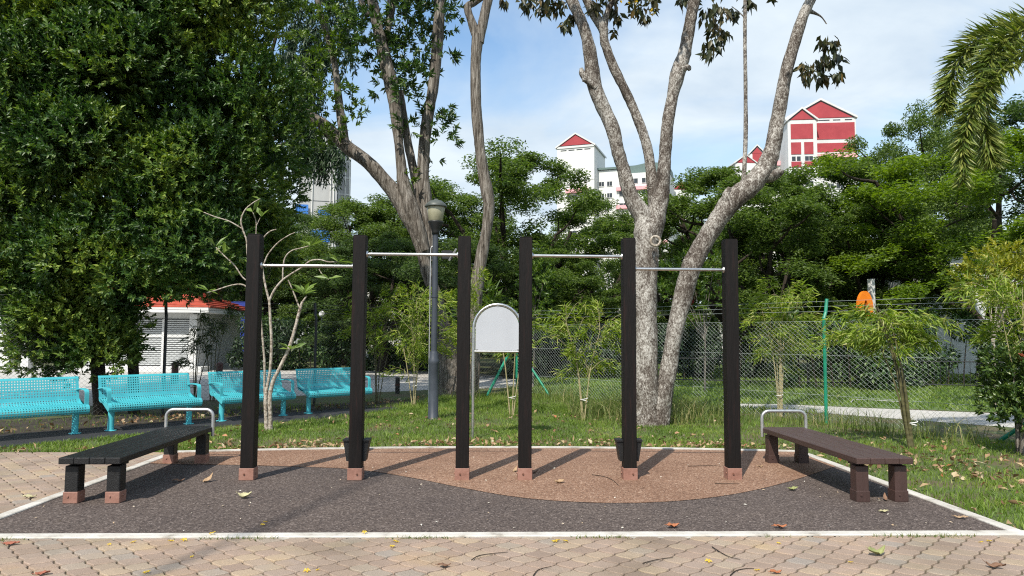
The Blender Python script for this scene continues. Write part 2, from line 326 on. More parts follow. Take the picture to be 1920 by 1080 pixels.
def traced(mb, pix, Y, n=12, k=5, rough=.06, dY=None, wmul=1.0, cap=True, seed=0):
    """a limb whose course was measured in the photograph: (px, py, width in px), standing at distance Y"""
    P = []
    for i, (x, y, w) in enumerate(pix):
        yy = Y+(dY[i] if dY is not None else 0); p = W(x, y, yy); P.append([*p, w*wmul/2/FPX*yy])
    S = smooth_path(P, k); mb.tube(S[:, :3], np.maximum(S[:, 3], .003), n, rough=rough, cap=cap, seed=seed)
# leaves: every leaf is two triangles folded along its midrib
def leafmesh(name, P, D, NN, L, Wd, mat, parent=None, world=False, fold=.25, droop=.12, mid=.42):
    P = np.asarray(P, float); n = len(P); D = nv(D); S = nv(np.cross(D, NN)); U = np.cross(S, D)
    L = np.broadcast_to(np.asarray(L, float), n)[:, None]; Wd = np.broadcast_to(np.asarray(Wd, float), n)[:, None]
    V = np.empty((n, 4, 3))
    V[:, 0] = P; V[:, 1] = P+D*L*mid+S*Wd/2+U*Wd*fold; V[:, 2] = P+D*L-U*L*droop; V[:, 3] = P+D*L*mid-S*Wd/2+U*Wd*fold
    i = np.arange(n)[:, None]*4
    T = np.concatenate([i+np.array([0, 1, 2]), i+np.array([0, 2, 3])], 0)
    return link(name, npmesh(name, V.reshape(-1, 3), T), mat, parent, world)
def rvec(n): return nv(rng.normal(size=(n, 3)))
def twigs(B, T, tl, n, spread=1.0, start=.25):
    """n leaves round each twig from B along T; returns leaf bases, directions, normals"""
    B = np.asarray(B); T = nv(T); m = len(B); tl = np.broadcast_to(tl, m)
    a = rng.uniform(0, 2*PI, (m, 1))+np.arange(n)*2.4
    t = np.linspace(start, 1, n)[None, :]*np.ones((m, 1))
    ref = np.where(np.abs(T[:, 2:3]) < .9, np.array([[0, 0, 1.]]), np.array([[1., 0, 0]]))
    u = nv(np.cross(T, ref)); w = np.cross(T, u)
    rad = u[:, None]*np.cos(a)[..., None]+w[:, None]*np.sin(a)[..., None]
    P = B[:, None]+T[:, None]*(t*tl[:, None])[..., None]
    sp = spread*(1.15-.6*t)[..., None]
    D = nv(T[:, None]+rad*sp+rng.normal(0, .15, (m, n, 3)))
    NN = nv(T[:, None]*.8-rad*.3+np.array([0, 0, .55])+rng.normal(0, .25, (m, n, 3)))
    return P.reshape(-1, 3), D.reshape(-1, 3), NN.reshape(-1, 3)
def lobe_twigs(c, r, n, up=.35, squash=.85, inner=.25):
    """twig starts and directions over a lobe of foliage"""
    d = rvec(n); d[:, 2] = np.where(d[:, 2] < -.55, -d[:, 2], d[:, 2])
    rr = r*(1-inner*rng.random(n)**2)
    B = np.asarray(c)+d*rr[:, None]*np.array([1, 1, squash])
    return B, nv(d+np.array([0, 0, up])+rng.normal(0, .3, (n, 3)))
def inpoly(x, y, poly):
    c = np.zeros(np.shape(x), bool); j = len(poly)-1
    for i in range(len(poly)):
        xi, yi = poly[i]; xj, yj = poly[j]
        c ^= ((yi > y) != (yj > y)) & (x < (xj-xi)*(y-yi)/(yj-yi+1e-12)+xi); j = i
    return c
# ------------------------------------------------------------------ sky and sun
SUN_EL, SUN_AZ = math.radians(50), math.radians(205.5)
SUND = np.array([math.sin(SUN_AZ)*math.cos(SUN_EL), math.cos(SUN_AZ)*math.cos(SUN_EL), math.sin(SUN_EL)])
wd = bpy.data.worlds.new('World'); SC.world = wd; wd.use_nodes = True
nt = wd.node_tree; L = nt.links.new; bg = nt.nodes['Background']
sky = nt.nodes.new('ShaderNodeTexSky'); sky.sky_type = 'NISHITA'; sky.sun_disc = False
sky.sun_elevation = SUN_EL; sky.sun_rotation = SUN_AZ; sky.air_density = 1.3; sky.dust_density = .6; sky.ozone_density = 1.5
tc = nt.nodes.new('ShaderNodeTexCoord'); sx = nt.nodes.new('ShaderNodeSeparateXYZ'); L(tc.outputs['Generated'], sx.inputs[0])
za = N(nt, 'ShaderNodeMath', operation='MAXIMUM'); L(sx.outputs[2], za.inputs[0]); za.inputs[1].default_value = .0
zb = N(nt, 'ShaderNodeMath', operation='ADD'); L(za.outputs[0], zb.inputs[0]); zb.inputs[1].default_value = .22
px_ = N(nt, 'ShaderNodeMath', operation='DIVIDE'); L(sx.outputs[0], px_.inputs[0]); L(zb.outputs[0], px_.inputs[1])
py_ = N(nt, 'ShaderNodeMath', operation='DIVIDE'); L(sx.outputs[1], py_.inputs[0]); L(zb.outputs[0], py_.inputs[1])
cb = nt.nodes.new('ShaderNodeCombineXYZ'); L(px_.outputs[0], cb.inputs[0]); L(py_.outputs[0], cb.inputs[1])
mp = nt.nodes.new('ShaderNodeMapping'); L(cb.outputs[0], mp.inputs[0]); mp.inputs['Location'].default_value = (7.61, 4.13, 0); mp.inputs['Scale'].default_value = (1, 1.25, 1)
n1 = N(nt, 'ShaderNodeTexNoise', Scale=.95, Detail=9, Roughness=.52, Distortion=.5); L(mp.outputs[0], n1.inputs['Vector'])
cm = ramp(nt, [(.36, (0, 0, 0)), (.57, (1, 1, 1))]); L(n1.outputs['Fac'], cm.inputs['Fac'])
# thin high cloud thickens towards the horizon
hz = N(nt, 'ShaderNodeMapRange'); hz.inputs[1].default_value = .02; hz.inputs[2].default_value = .40; hz.inputs[3].default_value = .95; hz.inputs[4].default_value = .0; L(sx.outputs[2], hz.inputs[0])
mxx = N(nt, 'ShaderNodeMath', operation='MAXIMUM'); L(cm.outputs[0], mxx.inputs[0]); L(hz.outputs[0], mxx.inputs[1])
n2 = N(nt, 'ShaderNodeTexNoise', Scale=2.3, Detail=8, Roughness=.55, Distortion=.3); L(mp.outputs[0], n2.inputs['Vector'])
cc = ramp(nt, [(.3, (.47, .56, .655)), (.62, (.655, .725, .77))]); L(n2.outputs['Fac'], cc.inputs['Fac'])
sk = nt.nodes.new('ShaderNodeVectorMath'); sk.operation = 'SCALE'; hsv = N(nt, 'ShaderNodeHueSaturation', Saturation=1.12, Value=1.45); L(sky.outputs[0], hsv.inputs['Color']); L(hsv.outputs[0], sk.inputs[0]); sk.inputs['Scale'].default_value = 1.0
ck = nt.nodes.new('ShaderNodeVectorMath'); ck.operation = 'SCALE'; L(cc.outputs[0], ck.inputs[0]); ck.inputs['Scale'].default_value = 10.0
mx = N(nt, 'ShaderNodeMix', data_type='RGBA'); fm = N(nt, 'ShaderNodeMath', operation='MULTIPLY'); L(mxx.outputs[0], fm.inputs[0]); fm.inputs[1].default_value = .93
L(fm.outputs[0], mx.inputs[0]); L(sk.outputs[0], mx.inputs[6]); L(ck.outputs[0], mx.inputs[7]); L(mx.outputs[2], bg.inputs['Color'])
bg.inputs['Strength'].default_value = .096
sl = bpy.data.lights.new('sun', 'SUN'); sl.energy = 4.2; sl.angle = math.radians(.55); sl.color = (1, .94, .84)
so = bpy.data.objects.new('sun', sl); COL.objects.link(so); so.rotation_euler = Vector(tuple(SUND)).to_track_quat('Z', 'Y').to_euler(); so.location = (-10, -20, 30)
SC.view_settings.view_transform = 'Standard'; SC.view_settings.look = 'None'; SC.view_settings.exposure = .5; SC.view_settings.gamma = 1
SC.cycles.use_denoising = False; SC.cycles.max_bounces = 6; SC.cycles.diffuse_bounces = 3; SC.cycles.glossy_bounces = 2; SC.cycles.transmission_bounces = 4; SC.cycles.transparent_max_bounces = 4

# ------------------------------------------------------------------ ground, paths, rubber mat
def struct(name, mb, mat): return tag(mb.build(name, mat), kind='structure')
struct('ground', MB().sheet([(-400, -60), (400, -60), (400, 600), (-400, 600)], 0), MT['ground'])
XL, XR, YF = -3.87, 4.05, 5.47          # inner edges of the kerbs
def yback(x): return 9.14+.41*max(0, 1-((x-.3)/4.3)**2)
xs = np.linspace(XL, XR, 33)
SC.cycles.pixel_filter_type = 'BLACKMAN_HARRIS'; SC.cycles.filter_width = 1.15
struct('paving_bed', MB().sheet([(-30, -8), (14, -8), (14, 5.36), (-3.98, 5.36), (-3.98, 9.2), (-30, 9.2)], .006), MT['joint'])
# interlocking pavers with wavy sides, one raised tile each
def pavers():
    mb = MB(); L0 = .145; a = .008; ang = math.radians(43); ca, sa = math.cos(ang), math.sin(ang)
    def warp(u, v): return u+a*math.sin(2*PI*v/L0+.6), v+a*math.sin(2*PI*u/L0)
    for i in range(-90, 90):
        for j in range(-90, 90):
            cu, cv = (i+.5)*L0, (j+.5)*L0; cx, cy = cu*ca-cv*sa-1.5, cu*sa+cv*ca+4.5
            front = 2.4 < cy < 5.44 and -4.6 < cx < 7.5; left = -12 < cx < -3.87 and 4.2 < cy < 9.27
            if not (front or left): continue
            ring = []
            K = 5
            for (u0, v0, u1, v1) in ((0, 0, 1, 0), (1, 0, 1, 1), (1, 1, 0, 1), (0, 1, 0, 0)):
                for t in np.arange(K)/K: ring.append((u0+(u1-u0)*t, v0+(v1-v0)*t))
            V = []; zj = .019+random.gauss(0, .0008)
            for (ins, z) in ((.032, .006), (.045, zj-.004), (.085, zj)):
                for (u, v) in ring:
                    uu, vv = warp((i+.5+(u-.5)*(1-2*ins))*L0, (j+.5+(v-.5)*(1-2*ins))*L0)
                    x, y = uu*ca-vv*sa-1.5, uu*sa+vv*ca+4.5
                    if y > 5.355 and x > -4.0 and not (left and cy > 5.3): y = 5.355
                    if y > 9.19: y = 9.19
                    if left and x > -3.985 and cy > 5.3: x = -3.985
                    V.append((x, y, z))
            if not (left and cy > 5.3) and min(p[1] for p in V) > 5.33: continue
            if left and cy > 5.3 and min(p[0] for p in V) > -4.015: continue
            n = len(ring)
            F = [(k*n+q, k*n+(q+1) % n, (k+1)*n+(q+1) % n, (k+1)*n+q) for k in range(2) for q in range(n)]+[tuple(range(2*n, 3*n))]
            mb.add(V, F)
    return mb
struct('paving', pavers(), MT['paver'])
struct('rubber_surface', MB().sheet([(XL, YF), (XR, YF)]+[(x, yback(x)) for x in xs[::-1]], .016), MT['mat_brown'])
arc = [(XL, 8.42), (-3.55, 8.37), (-2.83, 8.31), (-2.2, 8.22), (-1.62, 8.1), (-1.2, 7.9), (-.69, 7.5), (-.27, 7.11), (.24, 6.70), (.71, 6.50), (1.28, 6.43), (1.9, 6.56), (2.51, 6.88), (3.14, 7.37), (3.64, 7.83), (XR, 8.22)]
arc = smooth_path([(x, y, 0) for x, y in arc], 4)[:, :2]
struct('orange_rubber_surface', MB().sheet([(max(XL+.001, min(XR-.001, x)), y) for x, y in arc]+[(x, yback(x)-.001) for x in xs[::-1]], .0205), MT['mat_orange'])
kb = MB()
kb.box((.08, YF-.052, .012), (8.2, .104, .034), bev=.006)
kb.box((XL-.05, (YF+9.16)/2, .0115), (.1, 9.16-YF-.01, .035), bev=.006); kb.box((XR+.05, (YF+9.12)/2, .0115), (.1, 9.12-YF-.01, .035), bev=.006)
ox = np.linspace(XL-.1, XR+.1, 34)
pi_ = [(x, yback(x)+.002) for x in ox]; po_ = [(x, yback(x)+.10) for x in ox]
for i in range(33): kb.prism([pi_[i], pi_[i+1], po_[i+1], po_[i]], -.005, .031)
struct('kerb', kb, MT['kerb'])
# black path under the teal benches
pf = [(-12.5, 3.52), (-6.4, 9.65), (-5.13, 10.98), (-4.41, 11.7), (-3.0, 13.03), (-2.24, 14.05), (-1.75, 14.75)]
pb = [(-1.95, 15.1), (-2.9, 14.75), (-3.9, 13.95), (-5.4, 12.55), (-7.3, 10.75), (-13.8, 4.2)]
PATH = pf+pb
struct('soil_shade_strip', MB().sheet([(-1.95, 15.12), (-2.9, 14.77), (-3.9, 13.97), (-5.4, 12.57), (-7.3, 10.77), (-11, 7.05), (-12.6, 9.0), (-10.4, 11.05), (-4, 15.5), (-1.6, 17.1)], .0035), MT['soil'])  # soil sheet behind the benches, darkened to stand for tree shade
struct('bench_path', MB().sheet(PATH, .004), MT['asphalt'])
# road beyond the fence: wide on the left, a strip close behind the fence on the right
ROADL = [(-40, 14), (-12, 13), (-9.5, 14.2), (-4.5, 18), (-1.2, 20.2), (.9, 21.0), (1.1, 26), (-1, 29.5), (-4, 31), (-12, 33.5), (-40, 34)]
ROADR = [(5.2, 15.6), (6.3, 14.6), (9, 11.9), (13, 8.6), (17, 6), (19, 8), (14.5, 11.6), (10.5, 14.1), (8.2, 15.2), (6.6, 16.0), (5.6, 16.1)]
struct('road', MB().sheet(ROADL, .004), MT['road'])
struct('service_road', MB().sheet(ROADR, .0045), MT['road'])
VERGE = [(1.2, 22.3), (1.2, 19.5), (3.2, 17), (4.9, 15.5), (5.6, 16.2), (6.7, 16.1), (8.4, 15.3), (10.7, 14.3), (14.8, 11.8), (40, 14), (40, 40), (1.8, 40)]
struct('verge', MB().sheet(VERGE, .0035), MT['verge'])

# fence lines (V shape) used by the grass too
KC = np.array([.75, 18.8]); LE = np.array([-10.4, 10.85]); RE = np.array([9.1, 8.5])
def fence_y(x):
    x = np.asarray(x, float)
    return np.where(x < KC[0], KC[1]+(x-KC[0])*(KC[1]-LE[1])/(KC[0]-LE[0]), KC[1]+(x-KC[0])*(RE[1]-KC[1])/(RE[0]-KC[0]))
def blades(name, P, h, w, lean, mat):
    n = len(P); a = rng.uniform(0, 2*PI, n); s = np.stack([np.cos(a), np.sin(a), 0*a], -1)
    b = rng.uniform(0, 2*PI, n); l = np.stack([np.cos(b), np.sin(b), 0*b], -1)*(lean*rng.random(n))[:, None]
    V = np.empty((n, 5, 3)); up = np.array([0, 0, 1.])
    V[:, 0] = P-s*w[:, None]/2; V[:, 1] = P+s*w[:, None]/2
    V[:, 2] = P+s*w[:, None]*.4+(up+l*.45)*(h*.55)[:, None]; V[:, 3] = P-s*w[:, None]*.4+(up+l*.45)*(h*.55)[:, None]
    V[:, 4] = P+(up*.92+l*1.25)*h[:, None]
    i = np.arange(n)[:, None]*5
    T = np.concatenate([i+np.array([0, 1, 2]), i+np.array([0, 2, 3]), i+np.array([3, 2, 4])], 0)
    return link(name, npmesh(name, V.reshape(-1, 3), T), mat)
def lawn_points(n, x0, x1, y0, y1, keep):
    x = rng.uniform(x0, x1, n); y = rng.uniform(y0, y1, n); k = keep(x, y); return x[k], y[k]
def in_lawn(x, y):
    yb = 9.14+.41*np.maximum(0, 1-((x-.3)/4.3)**2)+.12
    back = (y > yb) & (x > -4.3); leftstrip = (x <= -4.05) & (y > 9.22); rightstrip = (x > XR+.12) & (y > 5.38)
    return (y < fence_y(x)+.15) & (back | leftstrip | rightstrip) & ~inpoly(x, y, PATH)
# value noise for patchiness
def vnoise(x, y, s, seed):
    r = np.random.default_rng(seed); Gd = r.random((64, 64)); u, v = x*s+100, y*s+100
    i, j = np.floor(u).astype(int), np.floor(v).astype(int); fu, fv = u-i, v-j; fu = fu*fu*(3-2*fu); fv = fv*fv*(3-2*fv)
    g = lambda a, b: Gd[a % 64, b % 64]
    return (g(i, j)*(1-fu)+g(i+1, j)*fu)*(1-fv)+(g(i, j+1)*(1-fu)+g(i+1, j+1)*fu)*fv
xa, ya = lawn_points(420000, -9, 9.5, 5.3, 19, in_lawn)
behind = (xa-ya < -17.4) & (xa < -1.4)              # soil strip behind the benches, tree shade painted into its colour
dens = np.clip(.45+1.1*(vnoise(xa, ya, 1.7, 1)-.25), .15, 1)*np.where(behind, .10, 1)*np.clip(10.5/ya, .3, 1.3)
dens *= np.where((xa > 3.7) & (ya > 6.6), .5, 1)
k = rng.random(len(xa)) < dens; xa, ya = xa[k], ya[k]
pm = vnoise(xa, ya, .9, 5)
hh = rng.uniform(.025, .06, len(xa))*(1+.9*np.clip((ya-11.5)/4, 0, 1))*(.75+.6*pm)
tag(blades('grass', np.stack([xa, ya, 0*xa], -1), hh, rng.uniform(.006, .012, len(xa)), 1.0, MT['grass']), kind='stuff')
# tall weedy grass along the fence foot and round the tree
xt, yt = lawn_points(160000, -1, 9.3, 7.5, 19, lambda x, y: (y < fence_y(x)+.25) & (y > fence_y(x)-1.5-.9*np.clip(vnoise(x, y, 1.2, 3)-.3, 0, 1)) & in_lawn(x, y))
k = rng.random(len(xt)) < np.where(xt < .3, .05, .17)*np.clip(vnoise(xt, yt, 2.1, 8)*1.9-.35, .04, 1); xt, yt = xt[k], yt[k]
x2, y2 = lawn_points(9000, 1.6, 4.6, 11.4, 14.5, in_lawn); k = rng.random(len(x2)) < .32*np.clip(vnoise(x2, y2, 1.6, 9)*2-.3, 0, 1)*(y2 > 12.1); xt = np.r_[xt, x2[k]]; yt = np.r_[yt, y2[k]]
tag(blades('tall_grass', np.stack([xt, yt, 0*xt], -1), rng.uniform(.16, .5, len(xt)), rng.uniform(.007, .013, len(xt)), 1.1, MT['grass_tall']), kind='stuff')
xv, yv = lawn_points(90000, -2, 20, 14, 34, lambda x, y: inpoly(x, y, VERGE) | ((y > fence_y(x)+.1) & (y < fence_y(x)+3.4) & (x > .6) & ~inpoly(x, y, ROADR) & ~inpoly(x, y, ROADL)))
k = rng.random(len(xv)) < np.clip(16/yv, 0, 1); xv, yv = xv[k], yv[k]
tag(blades('verge_grass', np.stack([xv, yv, 0*xv], -1), rng.uniform(.05, .13, len(xv)), rng.uniform(.015, .03, len(xv)), 1.0, MT['grass']), kind='stuff')
# leaf litter on the lawn
def litter_pts():
    x1 = rng.uniform(-4.2, 4.2, 900); y1 = yback(0)*0+np.array([yback(t) for t in x1])+.12+np.abs(rng.normal(0, .28, 900))
    x2 = rng.uniform(-4, 4.5, 480); y2 = rng.uniform(9.6, 14.5, 480)
    x3 = rng.uniform(4.2, 8.5, 1050); y3 = 5.6+np.abs(rng.normal(2.2, 1.5, 1050))
    x4 = rng.uniform(-8, -1.5, 500); y4 = x4+17.9+np.abs(rng.normal(0, .6, 500))
    x5 = rng.uniform(-8, -4, 90); y5 = 9.25+np.abs(rng.normal(0, .12, 90))
    x = np.r_[x1, x2, x3, x4, x5]; y = np.r_[y1, y2, y3, y4, y5]
    k = in_lawn(x, y) | (x-y < -17.5); k &= rng.random(len(x)) < np.clip(vnoise(x, y, 1.3, 21)*2.0-.45, .06, 1); return x[k], y[k]
xl, yl = litter_pts(); n = len(xl)
dd = rvec(n); dd[:, 2] *= .35
big = leafmesh('leaf_litter', np.stack([xl, yl, rng.uniform(.012, .05, n)], -1), dd, nv(np.array([0, 0, 1.])+rng.normal(0, .5, (n, 3))), rng.uniform(.04, .11, n), rng.uniform(.022, .06, n), MT['litter'], fold=.5, droop=-.25)
tag(big, kind='stuff')
#PART3
# ------------------------------------------------------------------ fitness equipment
POSTX = [-2.4495+(0, 1.1002, 2.2004, 2.8519, 3.9521, 5.0523)[i] for i in range(6)]; POSTY = 7.4535+.07
PH = 2.527
def pullup_station(xs_, bars, mid, label):
    r = thing('pull_up_frame', label, 'pull-up bars', (xs_[mid], POSTY, .016), group='wooden pull-up bar frames on the rubber mat')
    for i, x in enumerate(xs_):
        lx = x-xs_[mid]; rz = .0 if i != 2 or mid == 0 else 0
        tw = {2: 0.0}.get(i, 0)
        p = MB().box((lx, 0, PH/2+.055), (.136, .136, PH-.11), bev=.007).build('post', MT['post'], r)
        s = MB(); s.box((lx, 0, .0605), (.15, .15, .121), bev=.004)
        ox_, oz_ = (-.02 if i % 2 == 0 else .025), .062
        s.build('metal_shoe', MT['shoe'], p)
        for A_, B_ in (((lx+ox_, -.074, oz_), (lx+ox_, -.084, oz_)), ((lx+.074, ox_, oz_), (lx+.084, ox_, oz_)), ((lx-.074, ox_, oz_), (lx-.084, ox_, oz_))):
            MB().tube([A_, B_], [.011, .009], 8).build('bolt', MT['bolt'], p)
        MB().box((lx, 0, PH+.006), (.128, .128, .014), bev=.005).build('post_cap', MT['post'], p)
    for (i, j, z) in bars:
        x0, x1 = xs_[i]-xs_[mid]+.068, xs_[j]-xs_[mid]-.068
        bar = MB().tube([(x0, 0, z), (x1, 0, z)], .0165, 14).build('bar', MT['steel'], r)
        for x, s in ((x0, 1), (x1, -1)): MB().tube([(x-.004*s, 0, z), (x+.012*s, 0, z)], [.035, .03], 14).build('flange', MT['steel'], bar)
    lx = xs_[1]-xs_[mid]
    for s in (-1, 1):   # tapered stepping block, one wedge on each side of the middle post
        fb = MB(); fb.xz([(lx+s*.0685, .185), (lx+s*.098, .185), (lx+s*.132, .39), (lx+s*.0685, .39)][::s], -.02, .115)
        fb.xz([(lx+s*.0685, .39), (lx+s*.137, .39), (lx+s*.137, .408), (lx+s*.0685, .408)][::s], -.035, .125)
        fb.build('foot_block', MT['blackwood'], r)
    return r
# heights measured on the photograph
pullup_station(POSTX[:3], [(0, 1, 2.213), (1, 2, 2.345)], 1, 'dark timber pull-up frame with its lower bar beside the pale frangipani')
pullup_station(POSTX[3:], [(0, 1, 2.345), (1, 2, 2.213)], 1, 'dark timber pull-up frame in front of the lichen-covered forked trunk')

def situp_bench(label, loc, rz, wood, legm, shoem, taper, shoe):
    r = thing('sit_up_bench', label, 'bench', loc, rz, 'sit-up benches on the rubber mat')
    Lg, wd_, h = 2.2, .53, .405
    seat = None
    for i in range(4):
        w = wd_/4; x = -wd_/2+w*(i+.5)
        p = MB().box((x, 0, h-.028), (w-.003, Lg, .056), bev=.005).build('plank', wood, r)
    for y_ in (-1, 1): MB().box((0, y_*(Lg/2-.17), h-.0685), (wd_-.05, .075, .024)).build('cross_batten', legm, r)
    for sx_ in (-1, 1):
        for sy_ in (-1, 1):
            c = (sx_*(wd_/2-.085), sy_*(Lg/2-.12))
            lg = MB().box((c[0], c[1], (h-.081)/2+.03), (.115, .115, h-.081-.06), bev=.006, top=None).build('leg', legm, r)
            s = MB(); s.box((c[0], c[1], .05), (.126, .126, .1), bev=.004); s.tube([(c[0]-.02, c[1]-.062, .06), (c[0]-.02, c[1]-.071, .06)], [.011, .008], 8); s.tube([(c[0]+.062, c[1], .06), (c[0]+.071, c[1], .06)], [.011, .008], 8)
            s.build('metal_shoe', shoem, lg)
    a = np.linspace(0, PI/2, 6); q = .085; hw = wd_/2+.005; zt = .605; y = Lg/2-.06
    pts = [(-hw, y, .30), (-hw, y, .45)]+[(-hw+q-q*math.cos(t), y, zt-q+q*math.sin(t)) for t in a]+[(hw-q+q*math.sin(t), y, zt-q+q*math.cos(t)) for t in a]+[(hw, y, .45), (hw, y, .30)]
    MB().tube(pts, .019, 12).build('foot_bar', MT['galv'], r)
    return r
situp_bench('black plank sit-up bench with copper coloured leg shoes beside the brick paving', (-3.47, 7.5, .016), .01, MT['blackwood'], MT['blackwood'], MT['shoe'], 0, True)
situp_bench('reddish brown plank sit-up bench with brown legs beside the leafy lawn edge', (3.6, 7.5, .016), .012, MT['brownwood'], MT['brownleg'], MT['brownleg'], 0, False)

# ------------------------------------------------------------------ teal perforated benches
def perforated(mb, P, Q, u0, nx, hole=.235):
    """sheet swept along profile points Q (y,z) over x, one square hole per cell"""
    k = len(Q)-1; w = u0/nx
    for i in range(nx):
        x0, x1 = -u0/2+i*w, -u0/2+(i+1)*w
        for j in range(k):
            a, b = np.array(Q[j]), np.array(Q[j+1])
            o = [(x0, *a), (x1, *a), (x1, *b), (x0, *b)]
            if i in (0, nx-1) or j in (0, k-1) and P: mb.add(o, [(0, 1, 2, 3)]); continue
            c = np.mean(np.array(o), 0); inn = [tuple(c+(np.array(p)-c)*(2*hole)) for p in o]
            mb.add(o+inn, [(0, 1, 5, 4), (1, 2, 6, 5), (2, 3, 7, 6), (3, 0, 4, 7)])
def weld_solid(o, t):
    m = o.modifiers.new('weld', 'WELD'); m.merge_threshold = .0008
    s = o.modifiers.new('solid', 'SOLIDIFY'); s.thickness = t; s.offset = 0
def arcpts(c, r, a0, a1, n): return [(c[0]+r*math.cos(t), c[1]+r*math.sin(t)) for t in np.linspace(a0, a1, n)]
def resample(Q, step):
    Q = np.array(Q); d = np.r_[0, np.cumsum(np.linalg.norm(np.diff(Q, axis=0), axis=1))]; n = max(2, int(round(d[-1]/step)))
    s = np.linspace(0, d[-1], n+1); return list(zip(np.interp(s, d, Q[:, 0]), np.interp(s, d, Q[:, 1])))
def teal_bench(label):
    r = thing('perforated_bench', label, 'bench', (0, 0, 0), 0, 'teal perforated metal benches along the black path')
    Wd = 1.42
    back = [(.33, .835), (.315, .83), (.235, .50)]          # y forward negative
    seatp = [(.235, .50), (.21, .455), (.16, .432), (0, .425), (-.15, .435)]+arcpts((-.165, .365), .07, PI/2, 1.3*PI, 9)
    m1 = MB(); perforated(m1, True, resample(back, .039), Wd, 40); b = m1.build('backrest', MT['teal'], r); weld_solid(b, .006)
    m2 = MB(); perforated(m2, False, resample(seatp, .039), Wd, 40); s = m2.build('seat', MT['teal'], r); weld_solid(s, .006)
    for sx_ in (-1, 1):     # end plates close the rolled seat
        prof = [(y, z) for y, z in seatp]; x = sx_*(Wd/2+.003)
        V = [(x-.003, y, z) for y, z in prof]+[(x+.003, y, z) for y, z in prof]; n = len(prof)
        MB().add(V, [tuple(range(n)), tuple(range(2*n-1, n-1, -1))]+[(i, n+i, n+(i+1) % n, (i+1) % n) for i in range(n)]).build('end_plate', MT['teal'], r)
        arm = [(.27, .64), (.1, .66), (-.08, .655), (-.125, .64), (-.15, .60), (-.155, .46), (-.155, .41)]
        arm = smooth_path([(x, y, z) for y, z in arm], 4); A = MB()
        V = []; 
        for i, p in enumerate(arm):
            t = nv(arm[min(i+1, len(arm)-1)]-arm[max(i-1, 0)]); nn = np.array([0, -t[2], t[1]])
            for (dx, dn) in ((-.028, -.008), (.028, -.008), (.028, .008), (-.028, .008)): V.append((p[0]+dx-sx_*.02, p[1]+nn[1]*dn, p[2]+nn[2]*dn))
        k = len(arm); A.add(V, [(i*4+j, i*4+(j+1) % 4, i*4+4+(j+1) % 4, i*4+4+j) for i in range(k-1) for j in range(4)]+[(3, 2, 1, 0), (4*k-4, 4*k-3, 4*k-2, 4*k-1)])
        A.build('armrest', MT['teal'], r)
        l = MB().tube([(sx_*.60, .0, -.0), (sx_*.60, .0, .42)], .046, 16).build('leg', MT['teal'], r)
        MB().lathe([(.085, .001), (.085, .009), (.05, .01)], (sx_*.60, 0, 0), 16).build('base_flange', MT['teal'], l)
    MB().box((0, .02, .405), (1.3, .06, .03)).build('support_rail', MT['teal'], r)
    return r
tb = None
LEGS = [((-7.03, 10.12), (-6.16, 11.03)), ((-5.84, 11.34), (-4.98, 12.22)), ((-4.63, 12.6), (-3.77, 13.54)), ((-3.43, 13.86), (-2.56, 14.74))]
TL = ['teal perforated bench cut off by the picture edge, nearest of its row', 'teal perforated bench behind the handle of the black sit-up bench', 'teal perforated bench half hidden by the frangipani and the first timber post', 'teal perforated bench farthest along the path, behind the second timber post']
for i, (a, b) in enumerate(LEGS):
    a, b = np.array(a), np.array(b); c = (a+b)/2; rz = math.atan2(b[1]-a[1], b[0]-a[0])
    if i == 0: tb = teal_bench(TL[0]); tb.location = (*c, .004); tb.rotation_euler = (0, 0, rz)
    else: dup(tb, (*c, .004), rz, TL[i])

# ------------------------------------------------------------------ sign frame and street lamp
r = thing('sign_frame', 'arched stainless steel sign frame with a blank grey panel between the timber posts', 'sign', (.15, 10.52, 0))
hw, zc, zt = .352, 1.275, 1.62
a = np.linspace(PI, 0, 17)
MB().tube([(-hw, 0, 0), (-hw, 0, zt)]+[(hw*math.cos(t), 0, zt+hw*math.sin(t)) for t in a[1:-1]]+[(hw, 0, zt), (hw, 0, 0)], .0215, 14).build('frame', MT['steel'], r)
MB().tube([(-hw+.015, 0, zc), (hw-.015, 0, zc)], .019, 12).build('crossbar', MT['steel'], r)
hi = hw-.03
pn = MB().xz([(-hi, zc+.02), (hi, zc+.02), (hi, zt)]+[(hi*math.cos(t), zt+hi*math.sin(t)) for t in a[::-1][1:-1]]+[(-hi, zt)], -.006, .006).build('panel', MT['panel'], r)
for t in (0, PI/2, PI): MB().box(((hi+.012)*math.cos(t), -.003, zt+(hi+.012)*math.sin(t)), (.03, .018, .03)).build('clip', MT['galv'], r)
for x in (-hi+.02, hi-.02): MB().box((x, -.009, zc+.03), (.03, .006, .02)).build('clip', MT['galv'], r)

LP = G(812, 786)
r = thing('street_lamp', 'slate grey lamp post with a domed lantern in front of the multi-stemmed tree', 'street lamp', (LP[0], LP[1], 0))
MB().lathe([(.105, 0), (.1, .02), (.092, .03), (.092, .98), (.1, 1.0), (.102, 1.06), (.085, 1.1), (.078, 1.18), (.068, 1.22)], n=20).build('base_sleeve', MT['lampgrey'], r)
pole = MB().tube([(0, 0, 1.2), (0, 0, 3.42)], [.058, .052], 16).build('pole', MT['lampgrey'], r)
MB().lathe([(.0, 3.36), (.07, 3.36), (.07, 3.41), (.085, 3.46), (.138, 3.58), (.142, 3.6), (0, 3.6)], n=20).build('lantern_base', MT['trackblack'], r)
ln = MB().lathe([(.115, 3.6), (.13, 3.62), (.17, 3.86), (.165, 3.87), (0, 3.87)], n=28).build('lantern', MT['lens'], r)
MB().lathe([(.205, 3.868), (.21, 3.88), (.175, 3.93), (.105, 3.985), (.04, 4.0), (.03, 4.02), (0, 4.02)], n=28).build('lantern_cap', MT['lampcap'], r)
